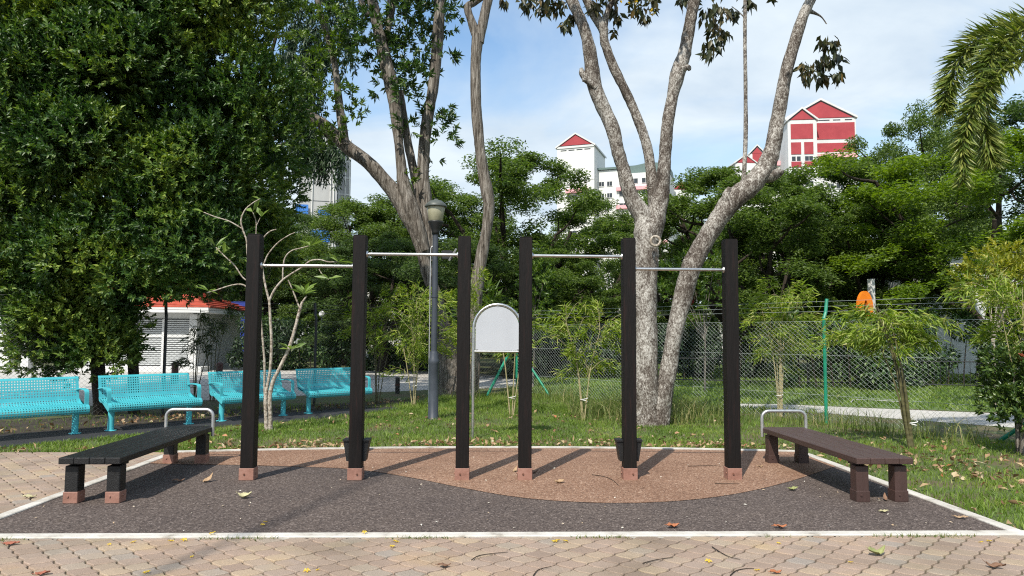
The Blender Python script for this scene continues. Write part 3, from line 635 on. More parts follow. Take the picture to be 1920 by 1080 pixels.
fl = MB(); fl.box((.22, -.02, 2.98), (.2, .1, .16), bev=.01); fl.tube([(.05, 0, 2.97), (.14, -.01, 2.97)], .02, 8)
flo = fl.build('floodlight', MT['trackblack'], r)
MB().add([(.24, -.075, 2.88), (.37, -.075, 3.1), (.40, -.065, 3.09), (.27, -.065, 2.87), (.24, .04, 2.88), (.37, .04, 3.1), (.4, .05, 3.09), (.27, .05, 2.87)], [(0, 1, 2, 3), (7, 6, 5, 4), (0, 4, 5, 1), (1, 5, 6, 2), (2, 6, 7, 3), (3, 7, 4, 0)]).build('floodlight_glass', MT['galv'], flo)
MB().tube([(-.085, 0, .3), (-.085, 0, 3.1), (-.06, 0, 3.14), (-.03, 0, 3.14)], .012, 8).build('conduit', MT['galv'], r)
for z in (2.2, 3.0): MB().lathe([(.066, z), (.066, z+.04)], n=14).build('strap', MT['lampgrey'], pole)

# ------------------------------------------------------------------ chain link fences
def mesh_wires(mb, A, B, z0, z1, pu=.092, pv=.078, r=.0028):
    A, B = np.array(A), np.array(B); Ln = np.linalg.norm(B-A); u = (B-A)/Ln; H = z1-z0; s = pu/pv; run = H*s; nrm = np.array([-u[1], u[0]])
    for d, off in ((1, .002), (-1, -.002)):
        t = -run
        while t < Ln+run:
            a0, a1 = (t, t+run) if d == 1 else (t+run, t)
            za, zb = z0, z1
            lo, hi_ = sorted((a0, a1))
            if hi_ > 0 and lo < Ln:
                def zz(x): return z0+(x-a0)/(a1-a0)*H
                x0, x1 = a0, a1
                x0c, x1c = min(max(x0, 0), Ln), min(max(x1, 0), Ln)
                p = [(*(A+u*x0c+nrm*off), zz(x0c)), (*(A+u*x1c+nrm*off), zz(x1c))]
                if abs(x0c-x1c) > .02: mb.tube(p, r, 4, cap=False)
            t += pu
def fence(label, A, B, posts, pm_, wm, lean, brace=()):
    A, B = np.array(A), np.array(B); u = (B-A)/np.linalg.norm(B-A); nrm = np.array([-u[1], u[0]])
    if nrm[1] < 0: nrm = -nrm
    r = thing('chain_link_fence', label, 'fence', (*((A+B)/2), 0))
    nrm3 = np.array([*nrm, 0])
    for t in posts:
        p = np.array([*(A+u*t), 0])
        MB().tube([p, p+[0, 0, 1.86], p+nrm3*lean*.5+[0, 0, 1.96], p+nrm3*lean*.9+u[0]*0+[0, 0, 2.2]], .03, 8, smooth=False).build('post', pm_, r, world=True)
    for (t, d) in brace:
        p = np.array([*(A+u*t), 0]); q = p+np.array([*u, 0])*d; MB().tube([p+[0, 0, 1.25], q+np.array([0, -.08, .02])], .03, 8).build('brace', pm_, r, world=True)
    m = MB(); mesh_wires(m, A, B, .06, 1.8, r=.0017); m.build('wire_mesh', wm, r, world=True)
    for z in (.5, 1.2, 1.8): MB().tube([(*A, z), (*B, z)], .003, 4).build('line_wire', wm, r, world=True)
    for i, z in enumerate((1.98, 2.07, 2.16)):
        o = nrm*lean*(.5+.2*i); MB().tube([(*(A+o), z), (*(B+o), z)], .003, 4).build('barbed_wire', wm, r, world=True)
    return r
LL, RL = np.linalg.norm(KC-LE), np.linalg.norm(KC-RE)
fence('galvanised chain link fence with bent green posts behind the lichen-covered tree', KC+np.array([.02, 0]), RE, (.02, 4.2, 8.25, 12.3), MT['greenpost'], MT['wire'], .14, ((.02, 1.25), (12.3, -1.5)))
fence('dark chain link fence running behind the teal benches', LE, KC-np.array([.05, .02]), (2.2, 5.2, 8.2), MT['darkpost'], MT['wiredark'], .1)
gp = np.array([*(LE+(KC-LE)/LL*11.1), 0])
g_ = thing('fence_post', 'green steel post beside the slate grey lamp post', 'post', tuple(gp+np.array([.05, -.08, 0])))
MB().tube([(0, 0, 0), (0, 0, 1.75), (.02, .06, 1.85)], .03, 8).build('pipe', MT['greenpost'], g_); MB().box((0, 0, .55), (.075, .075, .12), bev=.01).build('yellow_band', MT['yellowpaint'], g_)
br = thing('fence_brace', 'green diagonal steel brace beneath the blank arched sign', 'brace', (0.0, 17.65, 0))
MB().tube([(0, 0, .02), (.55, .62, 1.05)], .035, 8, smooth=False).build('strut', MT['greenpost'], br)
#PART4
# ------------------------------------------------------------------ trees
def tree_root(name, label, loc, group=None, cat='tree'): return thing(name, label, cat, tuple(loc), 0, group)
def crown_lobes(name, lobes, ntw, nl, tl, L, Wd, mat, root, spread=1.0, up=.35, squash=.85, inner=.25, world=True):
    Ps, Ds, Ns = [], [], []
    for (c, r) in lobes:
        B, T = lobe_twigs(c, r, max(4, int(ntw*r*r)), up, squash, inner)
        p, d, n = twigs(B, T, tl*rng.uniform(.6, 1.2, len(B)), nl, spread); Ps.append(p); Ds.append(d); Ns.append(n)
    P = np.vstack(Ps); n = len(P)
    return leafmesh(name, P, np.vstack(Ds), np.vstack(Ns), L*rng.uniform(.7, 1.2, n), Wd*rng.uniform(.75, 1.2, n), mat, root, world)

# --- tall dense dark tree on the left, hanging over the teal benches
bx_ = W(251, 779, 13.55); bx_[2] = 0
r = tree_root('dense_evergreen_tree', 'huge dense dark green tree overhanging the teal benches', bx_)
t = MB(); traced(t, [(252, 790, 22), (251, 730, 19), (249, 670, 18), (240, 560, 20), (230, 420, 20), (240, 200, 18), (250, 0, 14), (260, -200, 10)], 13.9, 10, 4, .06, dY=[0, 0, .2, .5, .8, .9, .9, .9])
traced(t, [(190, 800, 26), (186, 720, 24), (180, 640, 26), (170, 500, 28), (150, 300, 24), (160, 60, 18), (180, -200, 10)], 13.6, 10, 4, .06, dY=[0, .1, .3, .8, 1.2, 1.2, 1.2])
traced(t, [(172, 500, 18), (80, 420, 14), (0, 340, 10)], 14.4, 8, 4, .05); traced(t, [(235, 430, 16), (330, 330, 14), (430, 240, 9)], 14.6, 8, 4, .05)
t.build('trunk', MT['bark_dark'], r, world=True)
REG = [(-260, -330), (522, -330), (552, -40), (550, 120), (540, 320), (508, 415), (452, 515), (350, 552), (290, 578), (238, 630), (205, 705), (150, 722), (95, 712), (60, 660), (50, 610), (-20, 585), (-260, 560)]
lobes = []
tries = 0
random.seed(41)
for gx_ in range(-170, 500, 84):      # an even body of foliage behind the outer lobes
    for gy_ in range(-120, 690, 80):
        gx2, gy2 = gx_+random.uniform(-25, 25), gy_+random.uniform(-25, 25)
        if inpoly(np.array([gx2]), np.array([gy2]), REG)[0]: lobes.append((W(gx2, gy2, random.uniform(14.3, 15.4) if gy2 < 540 else random.uniform(13.3, 14.2)), .72 if gy2 < 540 else .4))
n0_ = len(lobes)
while len(lobes)-n0_ < 165 and tries < 7000:
    tries += 1
    px, py = random.uniform(-260, 575), random.uniform(-330, 722)
    rr = random.uniform(.45, .9) if py < 520 else random.uniform(.35, .55)
    rp = rr*FPX/13.6*.72
    chk = [(px+rp*math.cos(a), py+rp*math.sin(a)) for a in np.linspace(0, 2*PI, 10)]
    if not all(inpoly(np.array([x]), np.array([y]), REG)[0] for x, y in chk): continue
    e = ((px-200)/420)**2
    Y = 15.3-2.9*math.sqrt(max(0, 1-min(1, e)))*(1-.25*max(0, (py-380)/340))+random.uniform(-.8, .8)
    if py > 560: Y = random.uniform(12.9, 13.9)
    lobes.append((W(px, py, Y), rr))
for i in range(34):      # the far side of the crown
    px, py = random.uniform(-200, 470), random.uniform(-300, 470); lobes.append((W(px, py, random.uniform(15.2, 17.2)), random.uniform(.9, 1.3)))
for i in range(30): lobes.append((W(random.uniform(370, 500), random.uniform(380, 540), random.uniform(15, 16.4)), random.uniform(.45, .7)))
for i in range(90):      # overhanging fringe low at the bottom and along the edges
    px = random.choice([random.uniform(60, 235), random.uniform(60, 235), random.uniform(240, 350), random.uniform(-30, 80)]); py = random.uniform(560, 690) if 60 < px < 235 else random.uniform(500, 548)
    lobes.append((W(px, py, random.uniform(12.7, 14)), random.uniform(.25, .42)))
crown_lobes('crown', lobes, 430, 12, .26, .095, .045, MT['leaf_dense'], r, .95, .5, inner=.12)

# --- young leaves with red tips low on it are part of the crown's look
red = []
for (px, py) in ((216, 541),): crown_lobes('red_shoot', [(W(px, py, 12.4), .05)], 1600, 7, .07, .08, .03, MT['leaf_red'], r, .9)

# --- grey multi-stemmed tree behind the fence, left of centre
YA = 18.6
base = W(850, 740, YA); base[2] = 0
r = tree_root('multi_stemmed_tree', 'grey-barked tree with several leaning stems behind the lamp post', base)
t = MB()
S = lambda pix, dy=None, n=14: traced(t, pix, YA, n, 5, .07, dY=dy, wmul=.82)
S([(850, 752, 84), (847, 725, 64), (843, 690, 50), (836, 640, 40), (826, 590, 32), (814, 545, 27), (803, 517, 26), (792, 468, 31), (779, 430, 38), (765, 400, 42), (748, 372, 38), (718, 335, 33), (690, 305, 32), (650, 275, 30), (615, 240, 27), (585, 220, 25), (562, 205, 22), (535, 190, 14)])
S([(646, 272, 24), (641, 230, 20), (634, 180, 18), (629, 130, 15), (618, 80, 14), (605, 40, 13), (595, 0, 13), (582, -80, 12), (560, -200, 8)], [-.1]*9, 10)
S([(798, 470, 18), (788, 440, 28), (776, 405, 34), (766, 375, 34), (757, 345, 29), (752, 310, 23), (748, 270, 22), (743, 220, 27), (735, 165, 31), (722, 110, 29), (712, 70, 27), (702, 20, 25), (695, -40, 22), (690, -200, 16)], [-.15]*14)
S([(690, 30, 15), (676, 0, 13), (660, -60, 10)], [-.2]*3, 8); S([(728, 60, 11), (730, 30, 10), (728, -40, 8)], [-.25]*3, 8); S([(714, 90, 20), (730, 45, 14), (745, -30, 10)], [.1]*3, 8)
S([(806, 440, 24), (788, 370, 24), (776, 320, 20), (765, 270, 19), (757, 215, 17), (750, 170, 15)], [.25]*6, 10)
S([(806, 490, 18), (803, 440, 26), (797, 370, 30), (793, 320, 28), (796, 270, 26), (802, 220, 26), (811, 170, 26), (818, 110, 26), (822, 50, 26), (824, 0, 25), (826, -60, 24), (830, -220, 16)], [.05]*12)
S([(824, 20, 14), (838, -20, 12), (850, -80, 9)], [0]*3, 8)
S([(868, 752, 74), (872, 725, 58), (878, 680, 46), (884, 620, 40), (890, 560, 33), (897, 517, 29), (905, 470, 27), (914, 420, 25), (917, 385, 26), (911, 350, 28), (904, 310, 26), (899, 270, 24), (894, 220, 24), (892, 160, 24), (892, 110, 25), (896, 66, 28)], [-.2]*16)
S([(897, 78, 22), (884, 40, 20), (877, 14, 18), (890, 4, 16), (915, -15, 14), (960, -60, 10)], [-.2]*6, 10); S([(898, 80, 24), (906, 40, 22), (915, 0, 22), (926, -50, 20), (940, -200, 13)], [-.2]*5, 10)
t.build('trunk', MT['bark_grey'], r, world=True)
def px_lobes(lst, Y, jit=.5):
    out = []
    for (x, y, rad) in lst: out.append((W(x, y, Y+random.uniform(-jit, jit)), rad*Y/FPX))
    return out
dk = [(655, 20, 34), (690, 60, 40), (730, 110, 44), (770, 40, 44), (770, 100, 40), (745, 10, 40), (800, 20, 34), (775, 150, 26), (740, 150, 30), (790, 80, 30), (845, 25, 20), (838, 60, 16), (832, 105, 14), (845, 110, 10), (765, 185, 22), (800, 140, 22), (720, 165, 18), (690, 100, 26), (660, 60, 22), (640, 110, 20), (665, 175, 14), (670, 215, 12), (820, 235, 26), (845, 245, 12), (835, 265, 16), (800, 215, 14), (770, 245, 16), (755, 240, 14), (835, 205, 10), (815, 300, 8), (788, 335, 14), (640, -40, 40), (740, -60, 60), (820, -60, 50)]
crown_lobes('leaf_cluster', px_lobes(dk, YA, .7), 150, 8, .18, .19, .068, MT['leaf_A'], r, 1.1, .2)
lm = [(600, 120, 26), (615, 90, 24), (640, 95, 20), (600, 170, 22), (590, 260, 24), (610, 200, 18), (660, 60, 16), (575, 140, 24), (580, 180, 22), (650, 185, 16), (640, 215, 12), (625, 255, 16), (655, 245, 14), (600, 285, 12), (675, 205, 10), (560, 90, 24), (570, 40, 30), (620, 40, 22), (650, 15, 20), (930, 345, 8), (770, 335, 10)]
crown_lobes('young_leaf_cluster', px_lobes(lm, YA-.2, .5), 150, 8, .17, .17, .065, MT['leaf_lime'], r, 1.1, .2)
# high crown above the frame
crown_lobes('crown', [(np.array([base[0]+random.uniform(-3, 1), base[1]+random.uniform(-1.5, 1.5), random.uniform(11.8, 13)]), random.uniform(.9, 1.5)) for _ in range(7)], 30, 8, .3, .17, .07, MT['leaf_A'], r, 1.1)

# --- feathery drooping tree in front of the grey tower
b2 = W(560, 640, 24); b2[2] = 0
r = tree_root('drooping_tree', 'feathery tree with hanging sprays in front of the grey tower', b2)
t = MB(); traced(t, [(395, 690, 26), (405, 560, 24), (425, 400, 20), (445, 320, 15), (470, 240, 10), (520, 60, 6)], 24, 8, 4, dY=[9.5, 8.5, 5, 2, 0, 0])
traced(t, [(447, 315, 10), (510, 262, 9), (580, 240, 8), (640, 275, 5)], 24, 6, 4, dY=[1.6, .3, -.5, -.5]); traced(t, [(455, 290, 9), (520, 190, 8), (580, 130, 7), (630, 100, 5)], 24, 6, 4, dY=[1.2, .2, -.4, -.4]); traced(t, [(447, 315, 9), (520, 275, 8), (570, 270, 7), (610, 330, 4)], 24, 6, 4, dY=[1.6, 0, -.5, -.5])
t.build('trunk', MT['bark_dark'], r, world=True)
Ps, Ds, Ns = [], [], []
sprays = [(random.uniform(545, 600), random.uniform(60, 290)) for _ in range(130)]+[(random.uniform(570, 640), random.uniform(250, 300)) for _ in range(46)]+[(random.uniform(520, 660), random.uniform(-60, 110)) for _ in range(120)]
for (x, y) in sprays:
    p0 = W(x, y, 23.6+random.uniform(-.8, .8)); ln_ = random.uniform(.5, 1.25); m = 46
    tt = np.linspace(0, 1, m); dx = random.uniform(-.25, .25)
    P = p0+np.stack([dx*tt, random.uniform(-.2, .2)*tt, -ln_*tt*tt*.9-.1*tt], -1)+rng.normal(0, .05, (m, 3))
    Ps.append(P); D = rng.normal(0, .45, (m, 3)); D[:, 2] -= .9; Ds.append(D); Ns.append(rvec(m))
P = np.vstack(Ps); leafmesh('crown', P, np.vstack(Ds), np.vstack(Ns), rng.uniform(.13, .26, len(P)), .055, MT['leaf_hang'], r, True)

# --- lichen covered forked tree in front of the fence
YB = 12.25
base = W(1218, 798, YB); base[2] = 0
r = tree_root('forked_tree', 'pale lichen-covered tree forking into four limbs in front of the green fence', base)
t = MB(); S = lambda pix, dy=None, n=16: traced(t, pix, YB, n, 6, .075, dY=dy, wmul=.79)
S([(1217, 806, 92), (1216, 790, 72), (1214, 760, 60), (1212, 700, 56), (1211, 620, 55), (1210, 540, 55), (1211, 480, 58), (1212, 440, 60), (1206, 408, 46), (1184, 370, 37), (1169, 320, 33), (1158, 280, 31), (1148, 240, 33), (1126, 190, 35), (1112, 150, 37), (1108, 110, 33), (1100, 70, 29), (1086, 30, 27), (1072, 0, 26), (1055, -50, 24), (1010, -200, 16)])
S([(1118, 165, 18), (1102, 150, 20), (1092, 138, 17), (1090, 128, 9)], [-.08]*4, 10); S([(1100, 150, 12), (1092, 150, 9)], [-.1]*2, 8)
S([(1226, 400, 26), (1224, 350, 29), (1216, 290, 25), (1206, 250, 23), (1190, 210, 23), (1170, 165, 23), (1150, 125, 23), (1134, 80, 21), (1131, 55, 25), (1116, 30, 24), (1095, -10, 18), (1070, -80, 12)], [.18]*12, 12); S([(1131, 55, 20), (1142, 15, 14), (1165, -20, 12), (1190, -90, 8)], [.18]*4, 8)
S([(1218, 450, 52), (1230, 410, 46), (1238, 370, 39), (1244, 330, 34), (1247, 290, 30), (1251, 240, 29), (1259, 190, 29), (1270, 140, 36), (1281, 108, 32), (1291, 60, 29), (1300, 10, 29), (1308, -40, 27), (1325, -200, 16)], [0]*13)
S([(1276, 130, 20), (1290, 126, 14), (1293, 132, 8)], [-.06]*3, 8)
S([(1232, 800, 60), (1238, 780, 48), (1245, 740, 41), (1252, 700, 39), (1262, 640, 39), (1275, 580, 43), (1290, 520, 45), (1311, 470, 46), (1341, 420, 46), (1375, 375, 49), (1410, 345, 50), (1436, 312, 46), (1450, 270, 37), (1459, 220, 33), (1469, 160, 32), (1481, 110, 29), (1499, 50, 27), (1515, 10, 25), (1540, -40, 19), (1590, -200, 13)], [-.05]*20)
S([(1425, 330, 40), (1446, 328, 34), (1461, 322, 24), (1463, 318, 8)], [-.05]*4, 12); S([(1366, 385, 26), (1362, 366, 22), (1368, 352, 10)], [-.12]*3, 8); S([(1516, 20, 12), (1538, 30, 4), (1550, 45, 3)], [0]*3, 6)
S([(1393, 348, 14), (1395, 325, 11), (1398, 260, 11), (1398, 180, 10), (1397, 90, 9), (1397, 0, 9), (1398, -60, 8)], [0]*7, 8)
S([(1398, 35, 4), (1385, 22, 3), (1372, 12, 2)], [0]*3, 5)
t.build('trunk', MT['bark_lichen'], r, world=True)
sc = MB(); a = np.linspace(0, 2*PI, 15)
sc.tube([W(1229+9*math.cos(q), 452+9*math.sin(q), YB-.37) for q in a], .022, 8); sc.build('branch_scar', MT['bark_pale'], r, world=True)
bl = [(985, 5, 14), (1010, 12, 22), (1030, 6, 20), (1045, 10, 14), (1062, 42, 10), (1072, 30, 8), (1000, -20, 30), (1115, 10, 12), (1150, 10, 18), (1160, 30, 8), (1200, 15, 14), (1208, 32, 9), (1225, -5, 14), (1280, 0, 8), (1325, 20, 18), (1340, 50, 22), (1345, 80, 16), (1330, 85, 14), (1358, 65, 12), (1375, 25, 12), (1350, 20, 24), (1405, 5, 9), (1325, 98, 10), (1545, 75, 14), (1562, 80, 14), (1565, 110, 16), (1550, 110, 18), (1530, 125, 18), (1515, 140, 14), (1545, 145, 14), (1508, 120, 8), (1570, 140, 9), (1130, -30, 30), (1340, -30, 30), (945, 0, 6), (1190, -20, 20)]
Ps, Ds, Ns = [], [], []
for (x, y, rd) in bl:
    c = W(x, y, YB+random.uniform(-.2, .3)); m = int(9+rd*1.1); P = c+rvec(m)*(rd*YB/FPX)*rng.random((m, 1))**.4; D = rng.normal(0, .4, (m, 3)); D[:, 2] -= .95; Ps.append(P); Ds.append(D); Ns.append(rvec(m)+np.array([0, -.8, .2]))
P = np.vstack(Ps); leafmesh('leaf_cluster', P, np.vstack(Ds), np.vstack(Ns), rng.uniform(.13, .23, len(P)), rng.uniform(.06, .09, len(P)), MT['leaf_B'], r, True, fold=.2, droop=.05)
crown_lobes('blossom', [(W(1180, 8, YB), .12), (W(1176, 2, YB), .1), (W(1222, 25, YB), .05)], 700, 5, .06, .045, .035, MT['flower_yellow'], r, 1)
crown_lobes('crown', [(np.array([base[0]+random.uniform(-3.5, 4.5), base[1]+random.uniform(-1.5, 3.5), random.uniform(8.6, 12)]), random.uniform(.7, 1.2)) for _ in range(24)], 34, 8, .3, .2, .085, MT['leaf_B'], r, 1.1)

# --- pale frangipani in front of the path
YF_ = 11.42
base = W(503, 808, YF_); base[2] = 0
r = tree_root('frangipani_tree', 'small pale-barked frangipani with a few leaf tufts behind the first timber post', base)
t = MB(); S = lambda pix, dy=0, n=9: traced(t, pix, YF_+dy, n, 5, .05, wmul=.62)
S([(500, 812, 15), (499, 780, 12), (498, 750, 11), (501, 725, 10), (507, 690, 9), (509, 640, 8.5), (507, 600, 8), (505, 562, 7.5)]); S([(507, 812, 14), (507, 780, 12), (506, 745, 12), (512, 715, 11.5), (522, 695, 11), (541, 655, 10.5), (552, 620, 9.5), (561, 585, 9), (567, 566, 8)], -.04)
S([(498, 755, 9), (496, 725, 7), (496, 680, 7), (491, 620, 6), (487, 585, 6), (478, 555, 5.5), (470, 520, 5), (464, 480, 5), (462, 450, 5), (455, 430, 5), (452, 412, 4.5), (460, 393, 4), (475, 380, 3.5), (488, 373, 3)], .1)
S([(453, 428, 4), (430, 415, 3.6), (402, 406, 3.4), (382, 398, 3)], .1); S([(478, 555, 5), (462, 538, 4.5), (450, 533, 4.5), (430, 536, 4), (402, 545, 3.6), (388, 549, 3)], .1); S([(470, 530, 4), (455, 520, 4), (440, 498, 4), (421, 480, 3.5), (405, 464, 3)], .08)
S([(479, 460, 3), (480, 440, 3), (480, 415, 2.6), (474, 398, 2.4)], .1); S([(480, 425, 2.4), (488, 408, 2)], .1)
S([(505, 565, 7), (497, 532, 6), (492, 500, 5.5), (492, 460, 4.5), (494, 446, 4), (506, 434, 3.5), (518, 430, 3)]); S([(493, 500, 4), (502, 478, 4), (520, 456, 3.6), (540, 442, 3), (553, 436, 2.6)], -.05)
S([(505, 563, 7), (515, 543, 6.5), (530, 525, 6), (550, 511, 5), (568, 500, 5), (582, 489, 4.5), (600, 487, 4), (615, 491, 3.6), (632, 491, 3)], -.05); S([(530, 525, 5), (531, 500, 4.5), (535, 482, 4), (547, 470, 3.6), (565, 465, 3.4), (580, 461, 3)], .05)
S([(562, 578, 5), (553, 555, 4.5), (545, 535, 4), (540, 525, 3.5)], .1); S([(598, 505, 3), (607, 518, 3), (616, 524, 2.6)]); S([(567, 566, 6), (575, 555, 5)], 0)
t.build('trunk', MT['bark_pale'], r, world=True)
Ps, Ds, Ns = [], [], []
for (x, y, m, up) in ((569, 552, 11, .5), (582, 461, 4, .3), (635, 491, 4, .4), (617, 523, 4, .4), (404, 462, 2, .8), (420, 474, 2, .9), (391, 545, 4, .2), (488, 374, 1, .1), (474, 397, 2, .6), (490, 406, 3, .6), (545, 655, 9, .5), (572, 548, 5, .9), (382, 398, 1, .2)):
    Ps, Ds, Ns = [], [], []; c = W(x, y, YF_-.03); a = rng.uniform(0, 6.28)+np.arange(m)*2*PI/m+rng.normal(0, .2, m); D = np.stack([np.cos(a), np.sin(a)*.7, np.full(m, up)+rng.normal(0, .25, m)], -1); Ps.append(np.repeat(c[None], m, 0)); Ds.append(D); Ns.append(np.array([0, 0, 1.])+rng.normal(0, .3, (m, 3)))
    P = np.vstack(Ps); leafmesh('leaf_tuft', P, np.vstack(Ds), np.vstack(Ns), rng.uniform(.15, .27, len(P)), rng.uniform(.055, .085, len(P)), MT['leaf_frangi'], r, True, fold=.15, droop=.1, mid=.55)

# --- spreading rain trees behind the fence: three grown models, placed and turned
def rain_tree(seed, H, R, pads, leaves, bmat, lmat, name='rain_tree'):
    global rng
    keep = rng; rng = np.random.default_rng(seed)
    r = thing(name, 'tree', 'tree', (0, 0, 0)); t = MB()
    fork = np.array([rng.normal(0, .2), rng.normal(0, .2), H*.2])
    t.tube(smooth_path([(0, 0, -.05), (.05, 0, H*.08), fork], 4), np.linspace(.34, .26, 9)*H/9, 10, rough=.05)
    tips = []
    nl = 7
    for i in range(nl):
        a = i*2*PI/nl+rng.normal(0, .25); rr = R*rng.uniform(.45, .8); el = H*rng.uniform(.62, .86)
        e = np.array([rr*math.cos(a), rr*math.sin(a), el]); mid = fork*.55+e*.45+np.array([0, 0, -.07*H])+rng.normal(0, .25, 3)
        pth = smooth_path([fork, mid, e], 6); t.tube(pth, np.linspace(.19, .06, len(pth))*H/9, 8, rough=.06)
        for j in range(6):
            s = pth[int(len(pth)*rng.uniform(.35, .98))]; b = a+rng.normal(0, .8); q = R*rng.uniform(.2, .5)
            e2 = s+np.array([q*math.cos(b), q*math.sin(b), H*rng.uniform(.04, .2)]); m2 = (s+e2)/2+rng.normal(0, .12, 3)+np.array([0, 0, -.1])
            p2 = smooth_path([s, m2, e2], 4); t.tube(p2, np.linspace(.07, .02, len(p2))*H/9, 6, rough=.05); tips.append(e2)
    t.build('trunk', bmat, r)
    Ps, Ds, Ns = [], [], []
    allp = []
    for k_ in range(pads):
        if k_ < len(tips): c = tips[k_]
        else:
            a = rng.uniform(0, 2*PI); q = R*math.sqrt(rng.random()); lay = rng.choice([1., .86, .7, .52, .36], p=[.42, .2, .16, .12, .10])
            c = np.array([q*math.cos(a), q*math.sin(a), H*(1-.3*(q/R)**2)*lay-.1+rng.normal(0, .15)])
            if lay < .8 and q < R*.45: c[:2] *= .9*R/max(q, .3)*rng.uniform(.7, 1)
        allp.append(c)
    for c in allp:
        n = leaves; s = R*rng.uniform(.12, .235); p = rvec(n)*(rng.random((n, 1))**.45); p[:, 2] = p[:, 2]*.44+.1*(1-p[:, 0]**2-p[:, 1]**2)
        tl_ = rng.normal(0, .18, 2); P = p*s; P[:, 2] += P[:, 0]*tl_[0]+P[:, 1]*tl_[1]
        Ps.append(c+P); D = rng.normal(0, 1, (n, 3)); D[:, 2] = D[:, 2]*.25-.15; Ds.append(D); Ns.append(np.array([0, 0, 1.])+rng.normal(0, .45, (n, 3)))
    P = np.vstack(Ps); leafmesh('crown', P, np.vstack(Ds), np.vstack(Ns), rng.uniform(.10, .2, len(P))*H/9, rng.uniform(.05, .09, len(P))*H/9, lmat, r)
    r['top'] = float(np.percentile(P[:, 2], 99.7)); rng = keep; return r
def recolour(root, lm):
    for ch in root.children:
        if ch.name.startswith('crown'): ch.material_slots[0].link = 'OBJECT'; ch.material_slots[0].material = lm
def foot(px, Y): p = W(px, 600, Y); return (p[0], p[1], 0)
RG = 'spreading trees behind the fence'
ra = rain_tree(11, 9.6, 4.6, 106, 520, MT['bark_dark'], MT['leaf_rain'])
rb = rain_tree(23, 9.6, 4.6, 106, 520, MT['bark_dark'], MT['leaf_rain'])
rc = rain_tree(37, 9.6, 4.4, 118, 540, MT['bark_dark'], MT['leaf_rainbright'])
first = {'a': True, 'b': True, 'c': True}
def place(k, px, Y, top, rz, label, sx=1., mat=None):
    """top: the crown's top in the photograph"""
    src = {'a': ra, 'b': rb, 'c': rc}[k]; z = W(px, top, Y)[2]; s = z/src['top']; lc = foot(px, Y); scl = (s*sx, s*sx, s)
    if first[k]:
        first[k] = False; o = src; o.location = lc; o.rotation_euler = (0, 0, rz); o.scale = scl; o['label'] = label; o['group'] = RG
    else: o = dup(src, lc, rz, label, RG, scl)
    if mat: recolour(o, MT[mat])
place('a', 975, 33, 292, .3, 'umbrella-crowned tree in front of the narrower red-gabled white tower, its top rising against the sky', 1.0)
place('b', 800, 38, 345, 1.4, 'spreading tree showing between the leaning grey stems and the lamp lantern', .95)
place('c', 650, 36, 382, 2.2, 'dark rounded tree below the grey concrete tower', .95, 'leaf_rain')
place('a', 1120, 40, 378, 2.6, 'layered dark tree hiding the foot of the white tower block', .85, 'leaf_rain')
place('c', 1375, 27, 318, 0.4, 'bright green feathery tree between the forked trunk limbs and the red block', 1.0)
place('c', 1550, 30, 302, 3.6, 'bright green tree directly below the large red-gabled block', 1.0)
place('b', 1748, 38, 208, 4.1, 'tallest dark spreading tree to the right of the red-gabled block', .56, 'leaf_rain')
place('a', 1845, 24, 262, 5.2, 'yellowish green spreading tree beneath the palm fronds', 1.15, 'leaf_rainbright')
place('b', 1960, 44, 195, .9, 'dark treetop at the right picture edge behind the palm', 1.0, 'leaf_raindark')
place('b', 1265, 44, 372, 2.9, 'dark spreading tree seen between the forked trunk and the right-hand limb', .9)
place('a', 540, 42, 400, 4.4, 'dark tree peeping out behind the frangipani branches', .9, 'leaf_raindark')
place('b', 1660, 27, 380, 5.6, 'low open tree with dark leaning trunks beside the orange panel', 1.0, 'leaf_rain')
place('b', 890, 27, 455, 3.3, 'low dark tree behind the right-hand leaning grey trunk', 1.3, 'leaf_raindark')
place('c', 1480, 36, 400, 1.3, 'shaded lower tree behind the young bamboo right of the timber posts', 1.0, 'leaf_rain')
place('b', 455, 40, 392, 1.9, 'dark tree filling the gap between the dense tree and the frangipani', .9, 'leaf_raindark')
place('c', 720, 30, 440, 5.0, 'low dark shrubby tree behind the second timber post', 1.2, 'leaf_raindark')
place('a', 1030, 28, 470, .2, 'low dark tree behind the blank arched sign', 1.2, 'leaf_rain')
#PART5
# ------------------------------------------------------------------ hedges and undergrowth
def hedge(name, label, x0, x1, Y, h, dep, mat, cat='hedge', n=2600, L=.13, Wd=.055, stuff=False, base=0.):
    r = thing(name, label, cat, ((x0+x1)/2, Y, base)) if not stuff else None
    lob = []; nn = int((x1-x0)*h*2.2)
    for i in range(nn):
        z = base+h*random.random()**.8*.92; lob.append((np.array([random.uniform(x0, x1), Y+random.uniform(-dep, dep)*.5, z]), random.uniform(.3, .55)*min(1, h/2+.2)))
    Ps, Ds, Ns = [], [], []
    per = max(40, int(n*(x1-x0)/nn/ 2))
    for c, rr in lob:
        d = rvec(per); P = c+d*rr*(1-.35*rng.random((per, 1))); D = d*.5+rng.normal(0, .6, (per, 3)); D[:, 2] -= .35; Ps.append(P); Ds.append(D); Ns.append(d+np.array([0, 0, .5]))
    P = np.vstack(Ps); P[:, 2] = np.abs(P[:, 2]-base)+base; k = len(P)
    o = leafmesh('foliage' if r else name, P, np.vstack(Ds), np.vstack(Ns), L*rng.uniform(.7, 1.3, k), Wd*rng.uniform(.8, 1.2, k), mat, r, True)
    if r:
        t = MB()
        for i in range(int((x1-x0)/.5)+1): x = min(x1, x0+.5*i); t.tube([(x, Y, base), (x+random.uniform(-.15, .15), Y, base+h*.4), (x+random.uniform(-.2, .2), Y, base+h*.75)], [.025, .02, .008], 5)
        t.build('stem', MT['bark_dark'], r, world=True)
    return o
